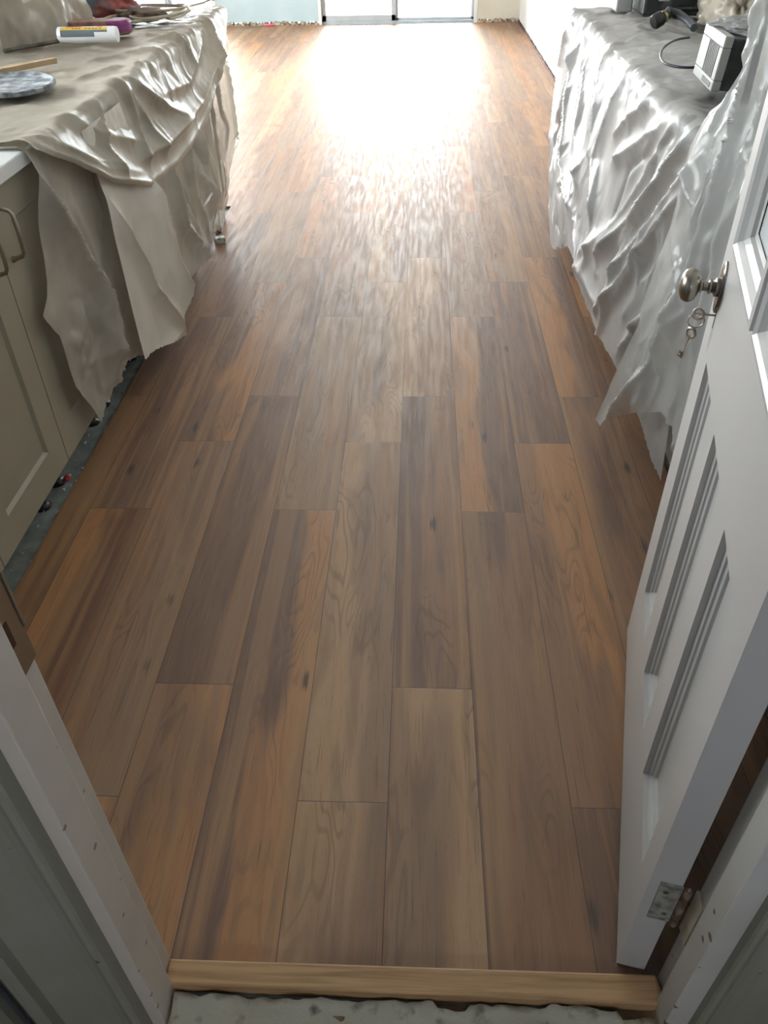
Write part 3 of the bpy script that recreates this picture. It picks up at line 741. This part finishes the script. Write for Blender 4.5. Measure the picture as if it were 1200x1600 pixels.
L_r += rand_ridges(rnd, 40, 2.1, 4.4, .0, .8, down, 1.2, .04, .12, .006, .004)
L_r += rand_ridges(rnd, 30, 2.05, 2.35, .3, .8, down, 1.0, .04, .14, .008, .010)
hemL = [(1.8, .70), (1.90, .72), (2.02, .765), (2.06, .79), (2.19, .75), (2.35, .73), (2.56, .80), (2.8, .85), (2.87, .80), (3.04, .83), (3.10, .77), (3.3, .79), (3.5, .76), (3.74, .77), (3.95, .73), (4.15, .60), (4.4, .55)]
def bul_l(Y, S): return .05 * np.clip(S, 0, 1) * np.clip((Y - 2.3) / .5, 0, 1)
o = drape('plastic_sheet', 1, -.988, zl, [(-.9, 2.12), (0, 2.06), (.12, 2.03), (.3, 1.975), (.36, 1.90), (.44, 1.95), (.6, 1.95), (.78, 2.05), (1, 2.1)],
          [(-.9, 4.66), (0, 4.64), (.08, 4.56), (.15, 4.60), (.20, 4.40), (.35, 4.42), (.5, 4.38), (.63, 4.2), (.72, 3.95), (.76, 3.8), (1, 3.75)], -.85, hemL, L_r, M_poly_l, 300, 190, bulge=bul_l, seed=1.3, jag=.010)
tag(o, 'large milky plastic dust sheet hanging torn over the front of the left bench', 'dust sheet')
# --- left: the whiter doubled piece
P_r = [(zs([(2.40, .69), (2.45, .56), (2.54, .44), (2.57, .34), (2.69, .21), (2.79, .06)]), .018, .035), (zs([(2.76, .70), (2.83, .35), (2.96, .13)]), .05, .05),
       (zs([(2.55, .6), (2.62, .4), (2.75, .2)]), .03, -.015), (zs([(2.45, .13), (2.6, .11), (2.78, .09)]), .012, .008)]
P_r += rand_ridges(rnd, 8, 2.5, 3.0, .2, .7, down + .25, .2, .1, .3, .02, .008)
hemP = [(2.3, .72), (2.36, .73), (2.46, .75), (2.6, .80), (2.80, .86), (2.84, .80), (2.95, .77), (3.02, .80), (3.1, .83)]
o = drape('opaque_sheet', 1, -.955, zl, [(-.1, 2.35), (.2, 2.38), (.5, 2.36), (.75, 2.34)], [(-.1, 2.70), (.2, 2.74), (.5, 2.84), (.78, 2.99), (.9, 3.0)], .02, hemP, P_r, M_paper, 130, 150, r=.03, bulge=lambda Y, S: .045 * np.clip(S, 0, 1), noise_amp=.008, nfreq=(4., 1.5), seed=4.1, jag=.004)
tag(o, 'smoother opaque white sheet hanging in soft folds over the middle of the left bench', 'dust sheet')
# --- left: swag turned back over the edge
sw = [(2.05, .92), (2.22, .84), (2.41, .73), (2.73, .62), (3.05, .595), (3.61, .62), (4.05, .72), (4.32, .80)]
def sw_off(k): return [(y, zl - z - k * (1 - .3 * abs(y - 3.1))) for y, z in sw]
S_r = [(sw_off(.02), .016, .022), (sw_off(.10)[3:], .022, .040), (sw_off(.06)[:4], .02, .012),
       (zs([(2.79, .95), (2.92, .79), (2.99, .66)]), .015, .022), (zs([(2.79, .95), (2.83, .82), (2.79, .67)]), .014, .020), (zs([(2.59, .94), (2.48, .82), (2.54, .71)]), .014, .02),
       (zs([(2.91, .92), (3.13, .79), (3.35, .70)]), .016, .028), (zs([(3.02, .91), (3.11, .83), (3.52, .79), (3.95, .88)]), .018, .022),
       (zs([(4.14, .95), (4.07, .79), (3.95, .72)]), .016, .03), (zs([(2.2, .9), (2.35, .82), (2.6, .73)]), .018, .014), (zs([(2.3, .95), (2.5, .85), (2.8, .75)]), .016, .014),
       ([(2.8, -.15), (3.0, -.08), (3.2, .02)], .012, .014), ([(3.1, -.2), (3.3, -.1), (3.4, .05)], .012, .016), ([(3.6, -.1), (3.65, 0), (3.7, .1)], .012, .018)]
S_r += rand_ridges(rnd, 30, 3.0, 4.1, -.12, .22, down, .6, .05, .18, .007, .006)
S_r += rand_ridges(rnd, 22, 2.15, 4.3, -.8, -.05, down, 1.2, .1, .35, .012, .006)
hemS = [(y, zl - z) for y, z in sw]; hemS = [(1.9, -.02)] + hemS + [(4.5, .08)]
o = drape('plastic_swag', 1, -.968, zl + .008, [(-.9, 2.14), (0, 2.07), (1, 2.07)], [(-.9, 4.64), (0, 4.62), (.06, 4.50), (.1, 4.40), (1, 4.3)], -.80, hemS, S_r, M_poly_swag, 300, 170, bulge=lambda Y, S: .05 * np.clip(S * 3, 0, 1), noise_amp=.008, nfreq=(3., 1.5), seed=7.7, jag=.002, topnoise=.007)
tag(o, 'upper layer of plastic looped in a curved swag over the left bench edge', 'dust sheet')

# --- right: main sheet
zr = .91
def zq(pts): return [(y, zr - z) for y, z in pts]
R_r = [(zq([(4.26, .94), (4.36, .69), (4.2, .3)]), .022, .03), (zq([(3.68, .9), (3.57, .6), (3.31, .44)]), .022, .035), (zq([(3.41, .94), (3.33, .77), (3.2, .55)]), .020, .03),
       (zq([(2.32, .93), (2.6, .80), (2.95, .64)]), .018, .032), (zq([(2.58, .92), (2.8, .82), (3.0, .7)]), .018, .03), (zq([(2.12, .96), (2.49, .61), (2.87, .33)]), .018, .045),
       (zq([(2.04, .94), (2.3, .66), (2.61, .39)]), .016, .035), (zq([(2.11, .81), (2.45, .45), (2.72, .17)]), .018, .040), (zq([(4.04, .92), (3.86, .66), (3.7, .44), (3.33, .34)]), .024, .045),
       (zq([(2.3, .95), (2.7, .5), (3.1, .25)]), .02, .03), (zq([(3.9, .9), (4.1, .5), (3.95, .2)]), .02, .03), (zq([(3.3, .32), (3.1, .22), (2.7, .2)]), .02, .02), (zq([(3.05, .9), (3.15, .6), (3.0, .4)]), .02, .03),
       (zq([(2.0, .6), (2.2, .4), (2.45, .15)]), .016, .03), (zq([(1.98, .85), (2.05, .6), (2.3, .3)]), .016, .03)]
R_r += rand_ridges(rnd, 18, 3.1, 4.35, 0, .5, down, .12, .2, .5, .010, .010)
R_r += rand_ridges(rnd, 22, 2.0, 3.1, 0, .5, down - .55, .15, .2, .6, .010, .014)
R_r += rand_ridges(rnd, 50, 2.0, 4.35, 0, .8, down, 1.2, .03, .12, .006, .004)
R_r += rand_ridges(rnd, 40, 3.2, 4.2, .35, .8, down, 1.0, .05, .14, .008, .008)
R_r += rand_ridges(rnd, 26, 2.0, 4.3, -.6, -.02, down, 1.3, .1, .4, .018, .010)
hemR = [(1.6, .80), (1.9, .82), (2.38, .80), (2.62, .79), (2.86, .77), (2.98, .73), (3.1, .72), (3.41, .80), (3.76, .87), (3.9, .86), (4.1, .80), (4.4, .62)]
def bul_r(Y, S): return .065 * np.clip(S * 1.6, 0, 1) * np.clip(np.sin(np.clip((Y - 2.2) / 2.2, 0, 1) * PI * .85), 0, 1)
def lift_r(Y, S): return np.where(S < 0, .035 * np.exp(-((Y - 3.0) / .35) ** 2 - ((S + .25) / .15) ** 2) + .03 * np.exp(-((Y - 3.9) / .3) ** 2 - ((S + .2) / .2) ** 2), 0)
o = drape('plastic_sheet', -1, .705, zr, [(-.7, 1.97), (0, 1.97), (.5, 1.90), (.9, 1.80)], [(-.7, 4.42), (0, 4.44), (.2, 4.44), (.45, 4.42), (.6, 4.34), (.75, 4.16), (.85, 3.86), (1, 3.76)], -.60, hemR, R_r, M_poly_r, 320, 190,
          bulge=bul_r, lift=lift_r, noise_amp=.008, nfreq=(3., 1.5), seed=12.2, jag=.008, topnoise=.012)
tag(o, 'grey translucent plastic dust sheet in crumpled folds over the right bench', 'dust sheet')

# --- right: clear sheet hanging in front of the tall cabinet, its torn corner sweeping to the floor
def clear_sheet():
    # rows from top to bottom: (z, x_far, y_far, x_near, y_near)
    rows = [(2.15, .72, 2.02, .712, .9), (1.6, .716, 2.02, .708, .95), (1.21, .712, 2.0, .700, 1.0), (1.10, .700, 1.96, .694, 1.0), (1.03, .690, 2.00, .69, 1.02), (.965, .676, 2.08, .69, 1.05), (.90, .662, 2.10, .69, 1.08),
            (.80, .650, 2.07, .69, 1.10), (.68, .640, 2.07, .69, 1.10), (.46, .620, 2.07, .69, 1.15), (.30, .602, 2.115, .69, 1.2), (.16, .590, 2.16, .69, 1.25), (.04, .580, 2.21, .69, 1.3)]
    rows = rows[::-1]; zz = [q[0] for q in rows]
    nu, nv = 170, 260
    u = np.linspace(0, 1, nu)[:, None]; v = np.linspace(0, 1, nv)[None, :]
    Zt = 2.15 - v * 2.12 + 0 * u
    xf = np.interp(Zt, zz, [q[1] for q in rows]); yf = np.interp(Zt, zz, [q[2] for q in rows])
    xn = np.interp(Zt, zz, [q[3] for q in rows]); yn = np.interp(Zt, zz, [q[4] for q in rows])
    w = u ** .8
    Y = yf * (1 - u) + yn * u; X = xf * (1 - w) + xn * w
    # hem rises away from the torn corner
    lowcut = np.interp(Y[:, -1:], [1.0, 1.5, 1.75, 1.82, 1.9, 2.0, 2.08, 2.14, 2.21], [.16, .18, .28, .34, .33, .25, .16, .07, .04])
    Z = 2.15 - v * (2.15 - lowcut) + 0 * u
    xf = np.interp(Z, zz, [q[1] for q in rows]); yf = np.interp(Z, zz, [q[2] for q in rows])
    Y = yf * (1 - u) + np.interp(Z, zz, [q[4] for q in rows]) * u; X = xf * (1 - w) + np.interp(Z, zz, [q[3] for q in rows]) * w
    rr = random.Random(21)
    rd = [([(1.86, 1.3), (1.84, 1.1), (1.82, .95), (1.80, .7), (1.86, .45), (2.0, .2), (2.15, .05)], .018, .05), ([(1.95, 1.05), (1.9, .9), (1.86, .7), (1.8, .5)], .014, .03),
          ([(1.76, 1.35), (1.74, 1.0), (1.70, .75), (1.68, .5)], .016, .035), ([(2.05, .88), (1.98, .82), (1.9, .80)], .012, .025), ([(2.02, .70), (1.95, .66), (1.90, .62), (1.93, .52), (1.85, .56)], .010, .02),
          ([(1.66, 1.3), (1.62, .9), (1.6, .4)], .02, .02), ([(1.95, .5), (1.93, .35), (2.02, .18)], .014, .025), ([(2.0, 1.7), (1.9, 1.3), (1.88, 1.1)], .014, .03)]
    rd += rand_ridges(rr, 30, 1.6, 2.1, .2, 1.2, down + .1, .25, .1, .4, .010, .014)
    rd += rand_ridges(rr, 50, 1.55, 2.15, .05, 1.25, down, 1.1, .03, .12, .006, .005)
    h = ridge_field(Y, Z, rd) + noise2(Y, Z, (3.5, 1.5), 3.3) * .010
    h = np.maximum(h, -.006)
    n = MB()
    o = grid_mesh('clear_plastic_sheet', X - h * (.97 - .0 * u), Y - h * .12, Z, M_poly_c)
    tag(o, 'clear glossy plastic sheet hung behind the open door, its torn corner reaching the boards', 'dust sheet')
clear_sheet()

# ------------------------------------------------------------------ things on the left bench
def Tl(x, y, z, rz=0, rx=0, ry=0): return Matrix.Translation((x, y, z)) @ Matrix.Rotation(rz, 4, 'Z') @ Matrix.Rotation(ry, 4, 'Y') @ Matrix.Rotation(rx, 4, 'X')
def blob(name, m, c, r, seed, amp=.12, f=3., sub=5, flat=None, rot=0.):
    bm = bmesh.new(); bmesh.ops.create_icosphere(bm, subdivisions=sub, radius=1)
    for v in bm.verts:
        d = v.co.normalized(); k = 1 + amp * noise.fractal(d * f + Vector((seed, 0, 0)), .8, 2., 4) + amp * .5 * (1 - abs(noise.noise(d * f * 2.2 + Vector((0, seed, 0))))) ** 3
        v.co = Vector((d.x * r[0] * k, d.y * r[1] * k, d.z * r[2] * k))
        if flat is not None and v.co.z < flat: v.co.z = flat + (v.co.z - flat) * .02
    me = bpy.data.meshes.new(name); bm.to_mesh(me); bm.free(); me.materials.append(m)
    for p in me.polygons: p.use_smooth = True
    o = bpy.data.objects.new(name, me); o.location = c; o.rotation_euler = (0, 0, rot); C.objects.link(o); return o
ZT = .945
o = blob('wrapped_bundle', M_poly_swag, (-1.67, 3.72, .93), (.27, .40, .48), 2.1, .10, 2.0, 6, flat=0.0)
tag(o, 'big bulging bundle wrapped in milky plastic at the back of the left bench', 'bundle')
# sealant cartridge
cr = tag(empty('sealant_cartridge', (-1.265, 3.44, ZT + .028), 0.02), 'white sealant cartridge with yellow and grey label lying on the left bench', 'cartridge')
T = Matrix.Rotation(PI / 2, 4, 'Y')
def lab_mat():
    m = mat('cartridge_label', (.8, .8, .8), .35); b_ = m.node_tree.nodes['Principled BSDF']
    return m
Mw = mat('cartridge_white', (.78, .79, .80), .35); My = mat('label_yellow', (.72, .50, .06), .4); Mg = mat('label_slate', (.13, .15, .17), .4); Mr = mat('label_red', (.55, .05, .07), .4)
b = MB(); b.lathe([(.001, -.115), (.025, -.115), (.0275, -.112), (.0275, .100), (.0265, .104), (.0265, .110), (.0005, .110)], T, 32); b.build('tube', Mw, cr, smooth=True)
def arcpatch(x0, x1, a0, a1, m, name, x1b=None, par=None):
    b = MB(); vs = []; n = 10; r = .0279
    for i in range(n + 1):
        a = a0 + (a1 - a0) * i / n; xe_ = x1 if x1b is None else x1 + (x1b - x1) * i / n
        for x in (x0, xe_): vs.append((x, -math.cos(a) * r, math.sin(a) * r))
    b.add(vs, [(2 * i, 2 * i + 1, 2 * i + 3, 2 * i + 2) for i in range(n)]); return b.build(name, m, par or cr)
la = arcpatch(-.100, .080, .75, 1.25, My, 'yellow_band'); arcpatch(-.100, .080, .45, .75, Mg, 'grey_band'); arcpatch(-.100, .030, -.1, .45, Mg, 'grey_wedge', x1b=.03); arcpatch(-.08, -.02, 1.3, 1.6, Mr, 'red_mark'); arcpatch(.04, .06, 1.3, 1.6, Mr, 'red_mark'); arcpatch(.065, .075, .45, 1.1, My, 'yellow_mark')
for i, x in enumerate((-.055, -.042, -.030, -.005, .008, .022, .034, .05)): arcpatch(x, x + .008, .90, 1.08, Mg if i % 3 else Mr, 'printed_mark')
# pink-stained pad, packet, rod, stick
Mp = noise_mix(mat('pink_stained_sponge', rough=.7), (.20, .10, .08), (.34, .19, .16), 20); Mm = noise_mix(mat('magenta_dye', rough=.5), (.18, .02, .16), (.26, .05, .20), 12)
b = MB(); poly = [(-.12 + .0, -.05), (.10, -.05), (.13, -.02), (.13, .03), (.10, .06), (-.10, .06), (-.13, .02)]
pr = tag(empty('sponge_pad', (-1.30, 3.66, ZT - .002), 0.05), 'flat pink-brown pad with a magenta end behind the sealant cartridge', 'pad')
b.prism(poly, 0, .05); b.build('pad_body', Mp, pr, bevel=.012, seg=3)
b = MB(); b.prism([(.04, -.051), (.10, -.051), (.131, -.02), (.131, .03), (.10, .061), (.05, .061)], .004, .052); b.build('magenta_end', Mm, pr, bevel=.012, seg=3)
Mb = noise_mix(mat('printed_packet', rough=.35), (.10, .17, .22), (.45, .12, .10), 9, .42, .58, 2, bump=.4, bdist=.006)
o = blob('crumpled_packet', Mb, (-1.40, 4.16, ZT + .045), (.11, .08, .055), 5., .25, 2.5, 4, flat=-.045, rot=.4); tag(o, 'crumpled blue and red packet in front of the plastic-wrapped bundle', 'packet')
Mst = noise_mix(mat('dark_steel_rod', rough=.4, metal=.8), (.08, .07, .06), (.14, .13, .12), 20)
b = MB(); b.tube([(-1.52, 3.24, ZT + .008), (-1.38, 3.42, ZT + .012)], .007, 10); tag(b.build('metal_rod', Mst, smooth=True), 'short dark metal rod poking out beside the sealant cartridge', 'rod')
Mwd = noise_mix(mat('pale_batten', rough=.6), (.45, .32, .19), (.58, .43, .28), 12, stretch=(1, .1, 1))
b = MB(); b.box(-.19, .19, -.013, .013, 0, .016, Tl(-1.36, 2.88, ZT + .002, .98)); tag(b.build('wooden_batten', Mwd, bevel=.002), 'thin pale timber batten lying on the plastic of the left bench', 'batten')
# plaster spattered lid
Ml = noise_mix(mat('plaster_spattered_grey', rough=.6), (.09, .105, .12), (.42, .44, .45), 26, .42, .68, 8, bump=.5, bdist=.002)
b = MB(); b.lathe([(.001, 0), (.125, 0), (.130, .004), (.130, .014), (.124, .016), (.118, .011), (.001, .011)], Tl(-1.24, 2.63, ZT + .006, 0, .04, .03), 48); tag(b.build('bucket_lid', Ml, smooth=True), 'round dark grey bucket lid spattered with plaster on the left bench', 'lid')
# beige extension cord in loose loops
Mc = mat('beige_cable', (.50, .45, .36), .45)
def cord():
    b = MB()
    def loop(cx, cy, rx, ry, z, t0, t1, n=40, tilt=0., zz=.0):
        return [(cx + rx * math.cos(t0 + (t1 - t0) * i / n), cy + ry * math.sin(t0 + (t1 - t0) * i / n), z + tilt * math.sin(t0 + (t1 - t0) * i / n) + zz * i / n) for i in range(n + 1)]
    pts = loop(-1.24, 4.00, .13, .15, ZT + .008, 0, 2 * PI, zz=.010) + loop(-1.17, 4.10, .12, .22, ZT + .018, 0.2, 2 * PI + .3, zz=.008) + loop(-1.22, 4.16, .16, .12, ZT + .028, .4, 2 * PI + .8, zz=.004)
    pts = [(x + .022 * noise.noise(Vector((i * .13, 0, 1))), y + .03 * noise.noise(Vector((i * .11, 4, 1))), z) for i, (x, y, z) in enumerate(pts)]
    pts += [(-1.12, 4.24, ZT + .03), (-1.10, 4.30, ZT + .014)] + loop(-1.085, 4.12, .030, .16, ZT + .012, 1.3, 2 * PI + 1.0, n=26) + [(-1.09, 4.36, ZT + .012), (-1.05, 4.46, ZT + .012), (-1.02, 4.56, ZT + .02)]
    b.tube(pts, .0055, 8)
    r_ = b.build('extension_cord', Mc, smooth=True); tag(r_, 'loosely looped beige extension cord at the far end of the left bench', 'cord')
    b = MB(); b.lathe([(.001, 0), (.012, 0), (.014, .02), (.014, .035), (.008, .05), (.001, .05)], Tl(-1.02, 4.57, ZT + .02, 0, 1.3, .3), 14); b.build('plug', M_black, r_, smooth=True)
cord()
Mdk = noise_mix(mat('dark_brown_canvas', rough=.8), (.05, .03, .02), (.12, .08, .05), 18)
o = blob('dark_tool_pouch', Mdk, (-1.23, 4.05, ZT + .015), (.10, .12, .025), 8., .2, 2.5, 4, flat=-.02); tag(o, 'dark brown pouch lying inside the loops of beige cord', 'pouch')

# bits on the slab along the left bench
Mlm = noise_mix(mat('paint_flecked_metal', rough=.45), (.03, .03, .03), (.62, .62, .58), 55, .40, .47, 6)
b = MB(); b.box(-.018, .018, -.11, .11, 0, .045, Tl(-1.045, 4.14, .0, .12)); b.box(-.03, .02, -.16, -.12, 0, .03, Tl(-1.06, 4.02, .0, .5)); tag(b.build('metal_offcut', Mlm, bevel=.003), 'white paint-flecked metal offcut at the far foot of the left bench', 'offcut')
Mrd = mat('red_scrap', (.42, .03, .04), .5)
o = blob('red_plastic_scrap', Mrd, (-1.085, 1.93, -.004), (.010, .018, .006), 3., .3, 3., 3); tag(o, 'small red plastic scrap on the bare slab under the left bench', 'scrap')
rn = random.Random(9); b = MB()
for i in range(240):
    if i < 170: x = -1.052 + rn.uniform(-.006, .004); y = 1.0 + 3.2 * rn.random(); s_ = rn.uniform(.0015, .005)
    else: x = -1.08 + rn.uniform(-.03, .02); y = 1.0 + 3. * rn.random(); s_ = rn.uniform(.002, .005)
    bm_ = [(x + s_ * rn.uniform(-1, 1), y + s_ * 2 * rn.uniform(-1, 1), -.013 + s_ * rn.uniform(0, 3)) for _ in range(4)]
    b.add(bm_, [(0, 1, 2), (0, 2, 3), (0, 3, 1), (1, 3, 2)])
Mpc = mat('plaster_crumbs_white', (.62, .66, .62), .8)
tag(b.build('plaster_crumbs', Mpc), 'white plaster crumbs along the raw board edge under the left bench', 'crumbs', kind='stuff')
o = blob('pink_scrap', mat('pink_scrap_plastic', (.65, .12, .22), .5), (-1.80, 10.90, .012), (.06, .03, .012), 3., .3, 3., 3); tag(o, 'small pink scrap on the floor at the foot of the pale blue wall', 'scrap')

# ------------------------------------------------------------------ things on the right bench
ZR = .945
# vented heater box
hr = tag(empty('vented_appliance', (.965, 2.56, ZR), -.07), 'black appliance with a light grey slotted front standing on the right bench', 'appliance')
Mgp = noise_mix(mat('grey_appliance_plastic', rough=.45), (.26, .26, .245), (.31, .31, .295), 12)
Mbk = noise_mix(mat('dusty_black_metal', rough=.5), (.010, .011, .012), (.055, .058, .06), 22, .45, .8, 6)
Tt = Matrix.Diagonal((1, 1, .78, 1)) @ Matrix.Rotation(.06, 4, 'Y')
b = MB(); b.box(-.140, .17, -.12, .12, .004, .165, Tt); b.build('housing', Mbk, hr, bevel=.006)
b = MB()
b.box(-.160, -.136, -.125, .125, .002, .035, Tt); b.box(-.160, -.136, -.125, .125, .135, .172, Tt); b.box(-.160, -.136, -.125, -.095, .035, .135, Tt); b.box(-.160, -.136, .03, .125, .035, .135, Tt)
b.build('front_panel', Mgp, hr, bevel=.003)
b = MB()
for i in range(7):
    y = -.090 + i * .0175; b.box(-.158, -.150, y, y + .005, .035, .135, Tt)
b.build('grille_slats', Mgp, hr)
b = MB(); b.box(-.1615, -.160, -.10, .0, .010, .026, Tt); b.build('lower_vent', M_black, hr)
b = MB(); b.tube([Tt @ Vector((x, -.121, .075)) for x in (.02, .05, .09)], .013, 10); b.build('side_knob', Mgp, hr, smooth=True)
o = blob('draped_cover', M_poly_r, (.985, 2.60, ZR + .137), (.16, .13, .03), 4.4, .2, 3., 5, flat=-.01, rot=.1); tag(o, 'scrap of plastic lying over the top of the slotted appliance', 'plastic scrap')
# wooden slats behind it
Mbt = noise_mix(mat('beige_slat_paint', rough=.5), (.42, .39, .31), (.48, .45, .37), 8)
for i in range(3):
    b = MB(); b.box(1.10, 1.32, 2.86 + i * .075, 2.90 + i * .075, ZR, ZR + .05 + .02 * i)
    tag(b.build('painted_slat', Mbt, bevel=.002), ['lowest beige painted slat behind the slotted appliance', 'middle beige painted slat behind the slotted appliance', 'tallest beige painted slat behind the slotted appliance'][i], 'slat', 'beige slats behind the appliance')
# black tool case
tr_ = tag(empty('tool_case', (1.12, 4.02, ZR), .0), 'battered black tool case at the far end of the right bench', 'tool case')
Mtc = noise_mix(mat('scuffed_black_case', rough=.45), (.012, .013, .014), (.16, .16, .15), 14, .52, .8, 8, bump=.4)
b = MB(); b.box(-.20, .21, -.13, .13, .0, .075); b.build('case_base', Mtc, tr_, bevel=.012)
b = MB(); b.box(-.20, .21, -.125, .13, .079, .15); b.build('case_lid', Mtc, tr_, bevel=.012)
for x in (-.12, .12):
    b = MB(); b.box(x - .022, x + .022, -.138, -.128, .055, .10); b.build('latch', Mgp, tr_, bevel=.002)
b = MB(); b.tube([(-.06, -.128, .03), (-.055, -.16, .03), (.055, -.16, .03), (.06, -.128, .03)], .008, 10); b.build('handle', M_black, tr_, smooth=True)
b = MB(); b.box(.835, .905, 4.02, 4.16, ZR, ZR + .06); tag(b.build('grey_box', Mgp, bevel=.008), 'small grey box beside the black tool case', 'box')
b = MB(); b.box(-.05, .05, -.012, .012, 0, .012, Tl(1.17, 3.78, ZR + .01, .35)); tag(b.build('foam_offcut', noise_mix(mat('cream_foam', rough=.8), (.66, .62, .44), (.72, .68, .5), 10), bevel=.002), 'cream offcut lying in front of the black tool case', 'offcut')
# corded nozzle tool and its cable
nt_ = tag(empty('hose_nozzle', (.93, 3.62, ZR + .03), .4), 'grimy black and brass nozzle tool in front of the black tool case', 'nozzle')
Mbr = noise_mix(mat('grimy_brass', rough=.4, metal=.6), (.10, .08, .04), (.32, .27, .13), 30)
b = MB(); b.lathe([(.001, -.035), (.022, -.035), (.027, -.028), (.027, .0), (.019, .008), (.019, .03), (.001, .03)], Matrix.Rotation(1.2, 4, 'Y'), 20); b.build('nozzle_head', M_black, nt_, smooth=True)
b = MB(); b.lathe([(.0195, .008), (.022, .010), (.022, .019), (.0195, .021)], Matrix.Rotation(1.2, 4, 'Y'), 20); b.build('brass_collar', Mbr, nt_, smooth=True)
b = MB(); b.tube([(.02, 0, .01), (.05, .03, .02), (.085, .01, .01), (.09, -.06, -.01), (.06, -.13, -.02)], .014, 12); b.build('hose_stub', mat('dusty_hose', (.05, .055, .065), .5), nt_, smooth=True)
Mcb = mat('dark_cable', (.015, .018, .035), .4)
cp = [(.96, 3.30), (.90, 3.25), (.83, 3.12), (.785, 2.98), (.765, 2.86), (.775, 2.80), (.80, 2.77), (.835, 2.765), (.86, 2.775)]
cz = [ZR + .005] * 9
pts = []
for i in range(len(cp) - 1):
    for k in range(6):
        t = k / 6; p0, p1, p2, p3 = [cp[max(0, min(len(cp) - 1, i + q))] for q in (-1, 0, 1, 2)]
        f = lambda a, b_, c, d: .5 * (2 * b_ + (c - a) * t + (2 * a - 5 * b_ + 4 * c - d) * t * t + (3 * b_ - a - 3 * c + d) * t ** 3)
        pts.append((f(p0[0], p1[0], p2[0], p3[0]), f(p0[1], p1[1], p2[1], p3[1]), ZR + .012))
b = MB(); b.tube(pts, .004, 10); tag(b.build('power_cable', Mcb, smooth=True), 'dark cable curving over the plastic of the right bench', 'cable')
o = blob('bunched_plastic', M_poly_r, (1.20, 3.62, ZR + .05), (.085, .26, .14), 6.2, .3, 2.6, 5, flat=-.05); o.data.materials[0] = M_poly_swag
tag(o, 'bunched yellowish plastic heaped against the wall behind the slotted appliance', 'plastic heap')

# tidy names of the architrave objects
k = 3
for o in C.objects:
    if o.name.startswith('trim_1.') or o.name.startswith('trim_2.'):
        o.name = 'trim_%d' % k; k += 1
